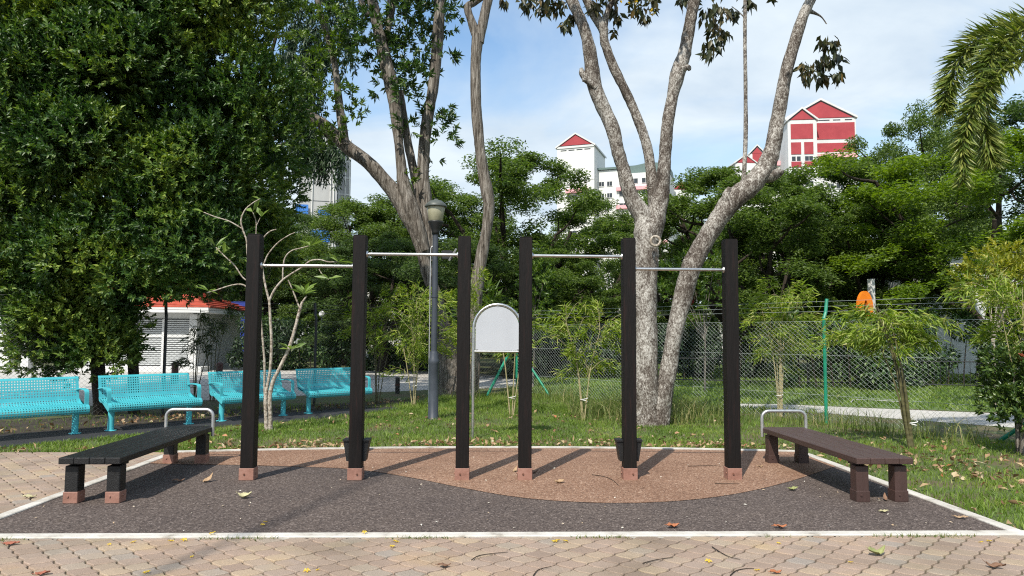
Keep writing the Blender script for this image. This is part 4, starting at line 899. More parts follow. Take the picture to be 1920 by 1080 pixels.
hedge('hedge', 'dense green hedge beyond the wide concrete road', -10.2, -1.2, 31.5, 2.1, 1.6, MT['leaf_hedge'], n=2400, L=.2, Wd=.09)
hedge('hedge', 'dark green hedge across the grass behind the forked tree', .6, 10.5, 25.5, 2.0, 1.5, MT['leaf_hedgedk'], n=4000, L=.16, Wd=.07)
hedge('climbing_bush', 'bright leaved bush in tiers behind the bent green fence post', 8.6, 11.6, 20.5, 2.1, 1.2, MT['leaf_hedge'], 'bush', n=5600, L=.17, Wd=.075, base=.1)
hedge('hedge', 'shady dark hedge behind the fence at the right picture edge', 11.4, 21, 22.6, 2.3, 1.8, MT['leaf_hedge'], n=4200, L=.16, Wd=.07)
hedge('bush', 'low dark bush at the foot of the white gatehouse', -10.5, -8.6, 30.6, 2.3, 1.2, MT['leaf_hedgedk'], 'bush', n=2400, L=.2, Wd=.08)
# far-off wood closing the view
Ps, Ds, Ns = [], [], []
for i in range(420):
    x = random.uniform(-42, 48); c = np.array([x, 52+random.uniform(-3, 4), random.uniform(.3, 5.6)]); n = 110; d = rvec(n); rr = random.uniform(.9, 1.8)
    if -8 < x < -3 and c[2] > 4: continue
    Ps.append(c+d*rr*(1-.5*rng.random((n, 1)))); D = d*.6+rng.normal(0, .6, (n, 3)); Ds.append(D); Ns.append(d+np.array([0, 0, .7]))
P = np.vstack(Ps); P[:, 2] = np.abs(P[:, 2])
tag(leafmesh('far_wood', P, np.vstack(Ds), np.vstack(Ns), rng.uniform(.4, .8, len(P)), rng.uniform(.2, .34, len(P)), MT['leaf_raindark']), kind='stuff')

# ------------------------------------------------------------------ young bamboo
def bamboo(seed, label, foot_, h, z0, spread, ncul, nleaf, lmat, cmat, lean=0., cul=.012):
    global rng
    keep = rng; rng = np.random.default_rng(seed); f = np.array([*foot_[:2], 0.])
    r = thing('young_bamboo', label, 'bamboo', tuple(f), 0, 'young bamboo clumps planted along the fence'); ends = []
    for i in range(ncul):
        a = rng.uniform(0, 6.28); b = f+np.array([math.cos(a), math.sin(a), 0])*rng.uniform(.0, .05); e = f+np.array([math.cos(a)*spread*.35*rng.random()+lean, math.sin(a)*spread*.3*rng.random(), h*rng.uniform(.75, 1.02)])
        m = b*.45+e*.55-np.array([math.cos(a), math.sin(a), 0])*spread*.05; p = smooth_path([b, m, e], 5)
        MB().tube(p, np.linspace(cul*rng.uniform(.8, 1.4), .004, len(p)), 6).build('culm', cmat, r, world=True); ends.append(p)
    if ncul > 2: MB().tube([f+np.array([.065*math.cos(q), .065*math.sin(q), h*.16+.01*q]) for q in np.linspace(0, 6.3, 12)], .008, 5).build('tie', MT['offwhite'], r, world=True)
    Ps, Ds, Ns = [], [], []; tw = MB()
    nb_ = max(7, int(nleaf/95))
    for i in range(nb_):     # arching side branches, each with drooping sprays of leaves
        p = ends[rng.integers(len(ends))]; zt_ = z0-.12+(h-z0)*1.02*rng.random()**.85; s0 = p[np.argmin(np.abs(p[:, 2]-zt_))].copy(); a = rng.uniform(0, 6.28)
        q = spread*.5*rng.uniform(.35, 1.12); q *= .55+.75*(1-abs((zt_-z0)/(h-z0)-.45)); rise = rng.uniform(.1, .6)*(h-z0); e = s0+np.array([q*math.cos(a), q*.8*math.sin(a), rise*.6-.06])
        e[2] = min(max(e[2], z0-.15), h*1.12); m_ = (s0+e)/2+np.array([0, 0, .08+rise*.35]); br = smooth_path([s0, m_, e], 5); tw.tube(br, np.linspace(.004, .0015, len(br)), 4, cap=False)
        m = int(72*rng.uniform(.4, 1.4)); t_ = rng.random(m)**.7*(len(br)-1.01); k = t_.astype(int); f_ = (t_-k)[:, None]; P = br[k]*(1-f_)+br[k+1]*f_+rng.normal(0, .035, (m, 3)); P[:, 2] -= rng.random(m)*.09
        out = nv(e-s0); D = out*.8+rng.normal(0, .5, (m, 3)); D[:, 2] -= rng.uniform(.1, .6); Ps.append(P); Ds.append(D); Ns.append(rvec(m)+np.array([0, -.3, .8]))
    tw.build('side_branch', cmat, r, world=True); tag(r.children[-1], kind='stuff')
    P = np.vstack(Ps); leafmesh('foliage', P, np.vstack(Ds), np.vstack(Ns), rng.uniform(.09, .2, len(P)), rng.uniform(.014, .024, len(P)), lmat, r, True, fold=.1, droop=.2)
    rng = keep; return r
bamboo(1, 'leafy young bamboo on tied pale canes behind the far end of the reddish brown bench', G(1462, 782), 2.3, .95, 1.55, 7, 4200, MT['leaf_bamboo'], MT['bamboo'])
bamboo(2, 'young bamboo on a thick dark leaning bundle of canes nearest the reddish brown bench', G(1712, 842), 1.98, 1.36, 1.5, 6, 2700, MT['leaf_bamboo'], MT['bamboodark'], lean=-.22, cul=.026)
bamboo(3, 'slim yellow-green bamboo standing between the fourth and fifth timber posts', G(1095, 788), 2.1, .85, 1.3, 3, 2600, MT['leaf_bamboo'], MT['bamboo'])
bamboo(4, 'bamboo with straw coloured canes directly below the blank arched sign', G(960, 780), 1.95, 1.1, 1.1, 4, 800, MT['leaf_bamboo'], MT['bamboo'])
bamboo(5, 'bushy bright bamboo beside the lower part of the grey lamp post', G(777, 762), 2.45, .75, 2.0, 5, 3000, MT['leaf_bamboo'], MT['bamboo'])
bamboo(6, 'bright bamboo just right of the second timber post', G(706, 757), 2.4, .9, 1.7, 5, 2300, MT['leaf_bamboo'], MT['bamboodark'])
bamboo(7, 'bright bamboo growing before the flared base of the grey stems', G(872, 752), 2.6, .4, 1.2, 5, 1600, MT['leaf_bamboo'], MT['bamboo'])
bamboo(8, 'lime green bamboo cut off by the right picture edge', (7.25, 9.4), 2.45, 1.3, 1.4, 6, 2600, MT['leaf_bamboo'], MT['bamboo'])
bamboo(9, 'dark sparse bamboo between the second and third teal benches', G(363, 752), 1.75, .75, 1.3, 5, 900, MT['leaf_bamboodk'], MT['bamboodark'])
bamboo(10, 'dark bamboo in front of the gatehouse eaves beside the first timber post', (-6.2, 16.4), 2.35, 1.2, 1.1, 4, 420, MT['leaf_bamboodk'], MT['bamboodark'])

# ------------------------------------------------------------------ palm reaching in from the right
YP = 8.7
pb_ = W(2230, 620, YP+.3); pb_[2] = 0
r = tree_root('foxtail_palm', 'palm whose bushy drooping fronds reach in from the right picture edge', pb_, cat='palm')
MB().tube(smooth_path([pb_, pb_+[0, 0, 2], W(2215, 60, YP+.3)], 6), np.linspace(.14, .08, 13), 14).build('trunk', MT['bark_grey'], r, world=True)
def frond(pix, dy, r0, name='frond', n=620):
    n = int(n*1.45)
    P = smooth_path([W(x, y, YP+d) for (x, y), d in zip(pix, dy)], 10); k = len(P)
    MB().tube(P, np.linspace(.022, .004, k), 6).build('frond_rib', MT['leaf_palm'], r, world=True)
    s = rng.random(n)**.9*(k-1.01); i = s.astype(int); f = (s-i)[:, None]; B = P[i]*(1-f)+P[i+1]*f; T = nv(P[np.minimum(i+1, k-1)]-P[i])
    u = nv(np.cross(T, np.array([0, 0, 1.])+1e-3)); w = np.cross(T, u); a = rng.uniform(0, 2*PI, n)
    D = T*.75+(u*np.cos(a)[:, None]+w*np.sin(a)[:, None])*.85+rng.normal(0, .12, (n, 3)); D[:, 2] -= .12
    tt = s/(k-1); Ls = r0*(.55+.6*np.sin(PI*np.clip(tt*.8+.15, 0, 1)))*rng.uniform(.75, 1.1, n)
    leafmesh(name, B, D, rvec(n), Ls, rng.uniform(.02, .034, n), MT['leaf_palm'], r, True, fold=.2, droop=.05)
frond([(2215, 60), (2080, 30), (1950, 45), (1870, 90), (1840, 170), (1850, 260), (1858, 300)], [.3, .1, 0, -.1, -.15, -.15, -.15], .34, n=900)
frond([(2215, 60), (2060, 10), (1900, 45), (1815, 90), (1780, 160), (1770, 205)], [.3, .3, .3, .3, .25, .2], .33, n=620)
frond([(2215, 60), (2060, 60), (1930, 90), (1845, 170), (1808, 250), (1805, 340)], [.3, 0, -.2, -.35, -.4, -.4], .27, n=760)
frond([(2215, 60), (2120, 70), (2030, 110), (1960, 200)], [.3, .5, .7, .9], .36, n=380)
frond([(2215, 60), (2250, -80), (2330, -60), (2400, 100)], [.3, .2, .1, 0], .36, n=400)
frond([(2215, 60), (2170, -120), (2050, -230), (1990, -200)], [.3, -.2, -.4, -.5], .36, n=400)

# ------------------------------------------------------------------ shrubs and small trees at the right edge and behind the fence
sb = np.array([6.98, 9.25, 0])
r = tree_root('glossy_shrub', 'glossy shrub with red young tips at the right picture edge', sb, cat='shrub')
t = MB(); 
for i in range(5): e = sb+np.array([random.uniform(-.25, .3), random.uniform(-.2, .2), random.uniform(.7, 1.2)]); t.tube(smooth_path([sb+[random.uniform(-.05, .05), 0, 0], (sb+e)/2, e], 3), .014, 6)
t.tube([sb+[.02, -.15, 0], sb+[.02, -.15, .22]], [.075, .06], 9, rough=.05)
t.build('stem', MT['bark_grey'], r, world=True)
crown_lobes('foliage', [(sb+np.array([random.uniform(-.12, .45), random.uniform(-.3, .3), random.uniform(.35, 1.3)]), random.uniform(.13, .22)) for _ in range(24)], 700, 8, .14, .085, .036, MT['leaf_shrub'], r, .9, .4)
for _ in range(3): crown_lobes('red_tip', [(sb+np.array([random.uniform(-.02, .3), -.25, random.uniform(1.22, 1.36)]), .06)], 3000, 6, .07, .05, .02, MT['leaf_red'], r, .8, .5)
def small_tree(name, label, ft, h, lob, bm, lm, n=160, L=.12, Wd=.05, tr=.03, fork=True):
    f = np.array([*ft[:2], 0]); r = tree_root(name, label, f); t = MB(); t.tube(smooth_path([f, f+[.03, 0, h*.4], f+[-.02, .02, h*.75]], 4), np.linspace(tr, tr*.5, 9), 8, rough=.04)
    for c, rr in lob: t.tube(smooth_path([f+np.array([0, 0, h*.45]), (f+c)/2+np.array([0, 0, h*.28]), c], 3), np.linspace(tr*.5, .006, 7), 5)
    t.build('trunk', bm, r, world=True); crown_lobes('crown', lob, n, 9, .25, L, Wd, lm, r, .9, .3); return r
f = (11.05, 15.2)
small_tree('yellow_green_tree', 'small yellow-green tree on slim whitish trunks behind the fence at the right edge', f, 3.1, [(np.array([f[0]+dx, f[1]+dy, z]), rr) for dx, dy, z, rr in ((-.1, 0, 3.1, .32), (.35, 0, 3.2, .35), (-.3, .1, 2.75, .3), (.1, -.2, 2.8, .34), (.6, .1, 2.85, .34), (.0, 0, 2.4, .25), (.45, -.1, 2.45, .25), (.9, .1, 3.0, .3))], MT['bark_pale'], MT['leaf_yellow'], 330, .13, .05)
f = (1.35, 21)
small_tree('slender_sapling', 'slender bright green sapling rising between the third pair of timber posts', f, 3.3, [(np.array([f[0]+dx, f[1], z]), rr) for dx, z, rr in ((-.15, 1.7, .35), (.2, 1.8, .35), (-.3, 2.2, .3), (.1, 2.3, .38), (.05, 2.8, .33), (-.1, 3.2, .28), (.15, 3.35, .25), (-.1, 3.7, .22), (.3, 3.1, .2))], MT['bark_grey'], MT['leaf_lime'], 260, .14, .06)
f = (6.0, 19.5)
small_tree('leafy_sapling', 'yellowish sapling behind the last timber post', f, 3.2, [(np.array([f[0]+dx, f[1], z]), rr) for dx, z, rr in ((-.5, 2.6, .4), (.1, 2.9, .4), (-.9, 3.1, .35), (-.4, 3.4, .35), (.3, 3.5, .3), (.4, 2.4, .35), (-1.1, 2.6, .3))], MT['bark_grey'], MT['leaf_lime'], 200, .15, .055)
f = (-.25, 20.2)
small_tree('fan_fern', 'broad-leaved green plant behind the lamp post and third timber post', f, 2.4, [(np.array([f[0]+dx, f[1]-.4, z]), rr) for dx, z, rr in ((-.25, 2.2, .35), (.1, 2.5, .35), (.3, 2.1, .3), (-.1, 1.8, .3), (.55, 1.9, .25))], MT['bark_grey'], MT['leaf_lime'], 150, .32, .06)

# ------------------------------------------------------------------ buildings
def windows(r, lst, mat='glassdark', y=-.03, frame=True):
    for (x, z, w, h) in lst:
        o = MB().box((x, y, z), (w, .06, h)).build('window', MT[mat], r)
        if frame:
            f = MB(); f.box((x, y-.04, z), (.07, .05, h)); f.box((x, y-.03, z-h/2-.06), (w+.2, .16, .1)); f.build('frame', MT['white'], o)
def gable(mb, x0, x1, ze, za, y0, y1): mb.xz([(x0, ze), (x1, ze), ((x0+x1)/2, za)], y0, y1)
def gable_rim(x0, x1, ze, za, y0, y1, t=.55, over=.35):
    m = (x0+x1)/2; mb = MB()
    for s in (-1, 1):
        xe = x0-over if s < 0 else x1+over; zz = ze-over*(za-ze)/(m-x0)
        poly = [(xe, zz), (m, za), (m, za+t), (xe, zz+t)]
        mb.xz(poly if s < 0 else poly[::-1], y0, y1)
    return mb
PXM = FPX/170
c = W(1079, 600, 170)
r = thing('apartment_tower', 'narrower white apartment tower with one red gable and pink sunshades', 'building', (c[0], c[1], 0), math.radians(-21), 'distant apartment blocks above the trees')
w = 9.3; ze, za = 47.9, 50.9
MB().box((0, 6.5, ze/2), (w, 13, ze)).build('wall', MT['offwhite'], r)
g = MB(); gable(g, -w/2, w/2, ze, za, .0, 13); g.build('roof', MT['roofgrey'], r)
g = MB(); gable(g, -w/2+.5, w/2-.5, ze+.35, za-.15, -.12, -.02); g.build('gable_panel', MT['red'], r)
gable_rim(-w/2, w/2, ze, za, -.35, 13.3, .4).build('gable_rim', MT['white'], r)
MB().box((0, -.05, ze-.1), (w, .3, .5)).box((0, -.04, ze-8.3), (w, .12, .12)).box((0, -.04, ze-12.4), (w, .12, .12)).build('cornice', MT['white'], r)
for x in (-3, -1, 1, 3): MB().box((x, -.03, ze-.85), (1.5, .04, .22)).build('vent_slot', MT['glassdark'], r)
MB().box((.5, -.5, ze-11.1), (5.6, 1, .9)).build('sunshade', MT['pink'], r)
wl = []
for fl_ in range(11):
    z = ze-12.6-fl_*2.9
    wl += [(-.8, z, 2.2, 1.1), (1.9, z, 1.7, 1.1)]
windows(r, wl)
lb = MB().box((9.8, 9.5, 21.2), (11.6, 11, 42.4)).build('lower_block', MT['offwhite'], r); lb2 = MB().box((15.8, 7.6, 20.3), (12.6, 12.6, 40.6)).build('lower_wing', MT['offwhite'], r)
MB().box((9.8, 9.3, 42.75), (12, 11.5, .5)).build('parapet', MT['roofgreen'], r)
pr = MB(); pr.xz([(9.4, 40.6), (22.2, 40.6), (21.8, 42.9), (17.4, 43.4), (13, 42.7)], 3, 13.5); pr.build('wing_roof', MT['roofgreen'], r)
wl = []
for fl_ in range(10):
    z = 38.7-fl_*2.9
    for x in (11.4, 14, 16.8, 19.8): wl.append((x, z, 1.8, 1.15))
    for x in (5.6, 7.6): wl.append((x, z+.3, 1.2, 1.1))
windows(r, [(x, z, a_, b_) for x, z, a_, b_ in wl if x > 9], y=1.27); windows(r, [(x, z, a_, b_) for x, z, a_, b_ in wl if x < 9], y=3.97)
for fl_ in range(4): MB().box((15.8, 1.0, 36.9-fl_*4.4), (12, .7, .85)).build('sunshade', MT['pink'], r)

c = W(1512, 600, 172)
r = thing('apartment_block', 'larger apartment block with a stepped double red gable between white bands', 'building', (c[0], c[1], 0), math.radians(-9), 'distant apartment blocks above the trees'); r.scale = (1.09, 1.09, 1.086)
w1 = 6.4; w2 = 15.4; x2 = w1/2+.2
MB().box((0, 6, 25.8), (w1, 12, 51.6)).build('wall', MT['white'], r); MB().box((4.9, 9.5, 26.3), (w2, 14, 52.6)).build('rear_wall', MT['white'], r)
g = MB(); gable(g, -w1/2, w1/2, 51.6, 54.2, 0, 12); g.build('front_roof', MT['roofgrey'], r)
g = MB(); gable(g, 4.9-w2/2, 4.9+w2/2, 52.6, 56.9, 2.5, 16.5); g.build('rear_roof', MT['roofgrey'], r)
gable_rim(-w1/2, w1/2, 51.6, 54.2, -.4, 12.2, .45).build('gable_rim', MT['white'], r); gable_rim(4.9-w2/2, 4.9+w2/2, 52.6, 56.9, 2.1, 16.8, .5).build('gable_rim', MT['white'], r)
g = MB(); gable(g, -w1/2+.6, w1/2-.6, 51.7, 53.9, -.1, -.02); g.build('gable_panel', MT['red'], r)
g = MB(); g.xz([(4.9-w2/2+.7, 52.7), (4.9+w2/2-.7, 52.7), (4.9, 56.6)], 2.4, 2.48); g.build('gable_panel', MT['red'], r)
def panel(x0, x1, z0, z1, y): MB().box(((x0+x1)/2, y, (z0+z1)/2), (x1-x0, .1, z1-z0)).build('red_panel', MT['red'], r)
panel(-2.55, 2.35, 47.2, 50.7, -.05)
for a_, b_ in ((-2.55, -.35), (.35, 2.35)):
    panel(a_, b_, 43.6, 46.4, -.05); panel(a_, b_, 40.6, 41.9, -.05)
    for zz in (42.6, 39.7, 36.8, 33.9): windows(r, [(a_+.55, zz, .8, 1.0), (b_-.55, zz, .8, 1.0)], frame=False)
panel(3.45, 12.3, 47.6, 51.5, 2.45); panel(3.45, 12.3, 44.6, 46.7, 2.45)
for x in (4.4, 6, 8.4, 11): MB().box((x, 2.47, 52.15), (1.6, .06, .2)).build('vent_slot', MT['glassdark'], r)
MB().box((7.9, 2.0, 43.5), (9.2, 1.2, .9)).build('sunshade', MT['pink'], r)
windows(r, [(x, z, 1.6, 1.1) for x in (4.4, 6.6, 8.8, 11) for z in (42.3, 39.4, 36.5)], y=2.47)
MB().box((-5.9, 12, 21.6), (6, 9, 43.2)).build('left_wing', MT['offwhite'], r); MB().box((-5.9, 7.4, 43.4), (6.2, .5, 1.1)).build('sunshade', MT['pink'], r)
windows(r, [(x, z, 1.1, 1.1) for x in (-8.0, -6.2, -4.4) for z in (41.6, 38.7)], y=7.47)
MB().box((-8.9, 10, 22.7), (3.6, 9, 45.4)).build('end_tower', MT['offwhite'], r)
g = MB(); gable(g, -10.7, -7.1, 45.4, 47.3, 5.5, 14.5); g.build('end_roof', MT['roofgrey'], r); gable_rim(-10.7, -7.1, 45.4, 47.3, 5.2, 14.7, .35, .25).build('gable_rim', MT['white'], r)
MB().box((-8.9, 5.45, 44.2), (2.2, .1, 2.4)).xz([(-10.1, 45.45), (-7.7, 45.45), (-8.9, 46.9)], 5.4, 5.48).build('red_panel', MT['red'], r)
for nm, px, top, hw, lab in (('gabled_roof_house', 1277, 341, 2.4, 'tiny red gable peeping over the trees between the forked trunk limbs'), ('gabled_roof_house', 1398, 291, 2.7, 'small red gable just left of the larger red-gabled block')):
    c = W(px, top, 178); r = thing(nm, lab, 'building', (c[0], c[1], 0), 0, 'small red gables beyond the trees'); z = c[2]
    MB().box((0, 3, (z-2)/2), (hw*2, 6, z-2)).build('wall', MT['offwhite'], r); g = MB(); gable(g, -hw, hw, z-2, z, 0, 6); g.build('roof', MT['roofgrey'], r)
    g = MB(); gable(g, -hw+.3, hw-.3, z-1.95, z-.2, -.1, -.02); g.build('gable_panel', MT['red'], r); gable_rim(-hw, hw, z-2, z, -.3, 6.2, .3).build('gable_rim', MT['white'], r)
# unfinished concrete tower on the left
c = W(604, 600, 120)
r = thing('concrete_tower', 'grey unfinished concrete tower with blue netting behind the drooping tree', 'building', (c[0]-1.2, c[1], 0), math.radians(12)); r.scale = (.8, .8, 1)
MB().box((0, 5, 18.2), (7.6, 10, 36.4)).build('wall', MT['concrete'], r)
rb_ = MB()
for x in (-3.9, -1.2, 2.5, 3.2): rb_.box((x, -.15, 18.2), (.16, .3, 36.4))
for x in (0, ): pass
rb_.build('column_rib', MT['offwhite'], r)
rs = MB()
for x in (4.3, 5.6, 6.5): rs.box((x, 4, 18), (.22, .3, 36))
for i in range(12): rs.box((5.3, 4.1, 3+i*2.9), (2.9, .1, .18))
rs.build('side_bay', MT['offwhite'], r); MB().box((5.3, 5.2, 18), (2.9, 2, 36)).build('recessed_wall', MT['concrete'], r)
jl = MB()
for i in range(12): jl.box((0, -.03, 2.9*i+1), (7.6, .08, .07))
jl.build('panel_joint', MT['roofgrey'], r)
for (x, z, w_, h_) in ((-3.2, 22.6, 2.6, 1.6), (1.4, 22.2, 2.6, .9), (.6, 18.2, 4, 2.0)): MB().box((x, -.5, z), (w_, .08, h_)).build('blue_netting', MT['blue'], r)
# white gatehouse with a red tiled roof
gx0, gx1, gy = -17.0, -11.45, 29.6
r = thing('gatehouse', 'small white louvred building with a red tiled hipped roof behind the teal benches', 'building', ((gx0+gx1)/2, gy, 0))
ez = 2.45
MB().box(((gx0+gx1)/2, gy+2.6, ez/2), (gx1-gx0-.9, 5, ez)).build('wall', MT['white'], r, world=True)
MB().box(((gx0+gx1)/2, gy+2.5, ez+.03), (gx1-gx0+.5, 6.3, .2)).build('fascia', MT['white'], r, world=True)
rf = MB(); x0, x1, y0, y1, zt = gx0-.3, gx1+.3, gy-.65, gy+5.7, 3.75
nst = 11
for k_ in range(nst):   # courses of tiles stepping up the hip
    a_, b_ = k_/nst, (k_+1)/nst
    def rect(t, z): d = 2.9*t; return [(x0+d, y0+d, z), (x1-d, y0+d, z), (x1-d, y1-d, z), (x0+d, y1-d, z)]
    z_ = ez+.14+(zt-ez-.14)*a_; z2 = ez+.14+(zt-ez-.14)*b_
    A_, B_ = rect(a_, z_+.06), rect(b_, z2+.0); lo = rect(a_, z_)
    rf.add(lo+A_+B_, [(i, (i+1) % 4, 4+(i+1) % 4, 4+i) for i in range(4)]+[(4+i, 4+(i+1) % 4, 8+(i+1) % 4, 8+i) for i in range(4)])
rf.build('roof', MT['tile'], r, world=True)
for i, x in enumerate((gx1-.55, gx1-3.05, gx1-5.6, gx1-7.2)): MB().box((x, gy-.02, ez/2-.06), (.3, .3, ez-.14)).build('pillar', MT['white'], r, world=True)
for xa_, xb_ in ((gx1-2.9, gx1-.7), (gx1-5.45, gx1-3.2)):
    p = MB().box(((xa_+xb_)/2, gy+.06, 1.15), (xb_-xa_, .06, 1.95)).build('louvre_door', MT['louvregap'], r, world=True)
    s = MB()
    for z in np.arange(.28, 2.1, .085): s.box(((xa_+xb_)/2, gy+.015, z), (xb_-xa_-.1, .035, .05))
    s.build('slat', MT['louvre'], p); 
    MB().box(((xa_+xb_)/2, gy-.01, 1.15), (.09, .08, 1.95)).box(((xa_+xb_)/2, gy-.01, 1.42), (xb_-xa_, .075, .09)).build('door_frame', MT['white'], p)
MB().box(((gx0+gx1)/2, gy-.15, .1), (gx1-gx0, .9, .2)).build('plinth', MT['white'], r, world=True)
w_ = thing('boundary_wall', 'long white boundary wall left of the gatehouse, seen under the dense tree', 'wall', (-27, 30.2, 0)); MB().box((-.2, 0, 1.05), (15, .2, 2.1)).build('panel', MT['white'], w_); MB().box((-.2, 0, 2.14), (15.2, .3, .08)).build('coping', MT['offwhite'], w_)
w_ = thing('hoarding', 'deep blue hoarding behind the gatehouse roof', 'hoarding', (-14.2, 37, 0)); MB().box((0, 0, 1.6), (3.8, .08, 3.2)).build('sheet', MT['bluedark'], w_)
for x in (-1.8, 0, 1.8): MB().box((x, .09, 1.6), (.08, .08, 3.2)).build('post', MT['darkpost'], w_)
w_ = thing('site_shed', 'blue-roofed site shed glimpsed between the second timber post and the lamp', 'shed', (-6.6, 46, 0)); w_.scale = (.7, .7, .93); MB().box((0, 1.5, 2.6), (3.6, 3, 5.2)).build('wall', MT['offwhite'], w_); MB().xz([(-2.2, 5.2), (2.2, 5.2), (1.9, 6.9), (-1.9, 6.9)], -.3, 3.3).build('roof', MT['blue'], w_); windows(w_, [(-.7, 4.6, .5, .6), (.5, 4.6, .5, .6)])
w_ = thing('shelter', 'low white shelter with a red fascia seen past the fifth timber post', 'shelter', (5.6, 40, 0)); MB().box((0, 2, 3.05), (7, 4, .5)).build('roof', MT['white'], w_); MB().box((-1.2, -.05, 3.0), (4.2, .12, .62)).build('fascia', MT['red'], w_); MB().box((0, 3, 1.4), (6.6, .2, 2.8)).build('rear_wall', MT['offwhite'], w_)
for x in (-3.2, 0, 3.2): MB().box((x, .3, 1.4), (.2, .2, 2.8)).build('column', MT['white'], w_)
w_ = thing('shelter', 'white shelter with a red sign board seen between the forked trunk and last timber post', 'shelter', (11.3, 42, 0)); MB().box((0, 2, 3.1), (6, 4, .45)).build('roof', MT['white'], w_); MB().box((.4, -.05, 3.5), (1.2, .1, .5)).build('sign_board', MT['red'], w_); MB().box((0, 3, 1.4), (5.6, .2, 2.8)).build('rear_wall', MT['offwhite'], w_)
for x in (-2.7, 2.7): MB().box((x, .3, 1.4), (.2, .2, 2.8)).build('column', MT['white'], w_)
w_ = thing('garden_wall', 'pale sloping wall beyond the fence behind the leaning bamboo', 'wall', (13.9, 23, 0)); MB().xz([(-1.0, 0), (.5, 0), (.5, 1.75), (.3, 1.65), (-1.0, .75)], 0, .3).build('panel', MT['offwhite'], w_); MB().tube([(-1.0, .1, .82), (.3, .1, 1.72), (.5, .1, 1.8)], .04, 6).build('handrail', MT['galv'], w_)
w_ = thing('white_house', 'white house wall glimpsed behind the yellow-green tree', 'building', (21.5, 30, 0)); MB().box((0, 2, 2.6), (5, 4, 5.2)).build('wall', MT['white'], w_); MB().box((0, 2, 5.3), (5.6, 4.6, .2)).build('roof', MT['roofgrey'], w_); windows(w_, [(-1.2, 3.2, 1.2, 1.2), (1, 3.2, 1.2, 1.2)])

# orange play panel
c = W(1622, 600, 23.2)
w_ = thing('play_panel', 'big orange oval play panel with a dark slot under the trees', 'play equipment', (c[0], c[1], 0), math.radians(14)); a = np.linspace(0, 2*PI, 41); cz = 2.5
V = []; 
for (sx1, sz1, y) in ((.30, .58, -.06), (.08, .27, -.06), (.08, .27, .06), (.30, .58, .06)): V += [(sx1*math.cos(q), y, cz+sz1*math.sin(q)) for q in a[:-1]]
n = 40; MB().add(V, [(k_*n+i, k_*n+(i+1) % n, ((k_+1) % 4)*n+(i+1) % n, ((k_+1) % 4)*n+i) for k_ in range(4) for i in range(n)]).build('ring', MT['orange'], w_)
MB().box((.38, .1, 1.75), (.16, .16, 3.5)).build('post', MT['white'], w_); MB().tube([(-.15, .02, 0), (-.15, .02, 2.1)], .04, 8).build('leg', MT['orange'], w_)

# bollards, globe lamps, railing, trimmings along the road
for i, (px, py, lab) in enumerate(((328, 698, 'reddish brown bollard above the second teal bench'), (411, 698, 'reddish brown bollard above the third teal bench'))):
    p = W(px, 700, 22); b_ = thing('bollard', lab, 'bollard', (p[0], p[1], 0), 0, 'brown bollards along the road edge'); MB().tube([(0, 0, 0), (0, 0, .56)], .1, 12, smooth=True).build('shaft', MT['brownbollard'], b_); MB().lathe([(.108, .56), (.108, .62), (.06, .66), (0, .67)], n=12).build('cap', MT['brownbollard'], b_)
p = G(745, 738); b_ = thing('bollard', 'short black post on the road right of the second timber post', 'bollard', (p[0], p[1], 0)); MB().tube([(0, 0, 0), (0, 0, .42)], .06, 10).build('shaft', MT['trackblack'], b_); MB().tube([(0, 0, .2), (0, 0, .26)], .063, 10).build('band', MT['brownbollard'], b_)
for px, py, Y, lab in ((604, 589, 33, 'white globe lamp on a thin pole above the hedge'), (487, 603, 34, 'white globe lamp half hidden behind the frangipani stems')):
    p = W(px, py, Y); b_ = thing('globe_lamp', lab, 'lamp', (p[0], p[1], 0), 0, 'globe lamps beyond the hedge'); MB().tube([(0, 0, 0), (0, 0, p[2]-.15)], .035, 8).build('pole', MT['lampgrey'], b_)
    MB().lathe([(.15*math.sin(q), p[2]-.15*math.cos(q)) for q in np.linspace(.01, PI-.01, 12)], n=18).build('globe', MT['globe'], b_); MB().lathe([(.05, p[2]-.18), (.07, p[2]-.13), (.0, p[2]-.13)], n=10).build('collar', MT['lampgrey'], b_)
rl = thing('iron_railing', 'black iron railing along the far edge of the grass', 'railing', (12.5, 21.4, 0)); A_ = np.array([5.2, 23.6]); B_ = np.array([20., 19.5]); n = 95
m = MB()
for i in range(n+1): q = A_+(B_-A_)*i/n; m.tube([(*q, .05), (*q, .85)], .01, 4, cap=False)
m.build('bar', MT['trackblack'], rl, world=True); tag(rl.children[0], kind='stuff')
for z in (.12, .82): MB().tube([(*A_, z), (*B_, z)], .018, 5).build('rail', MT['trackblack'], rl, world=True)
for i in range(7): q = A_+(B_-A_)*i/6; MB().tube([(*q, 0), (*q, .95)], .03, 6).build('post', MT['trackblack'], rl, world=True)
dk_ = thing('drain_kerb', 'low white kerb edging a drain in the grass beyond the fence', 'kerb', tuple(G(1645, 757))); MB().tube(smooth_path([G(1596, 758)+[0, 0, .05], G(1607, 753)+[0, 0, .05], G(1680, 757)+[0, 0, .05], G(1697, 761)+[0, 0, .05]], 3), .012, 6).build('kerb_edge', MT['concrete'], dk_, world=True)
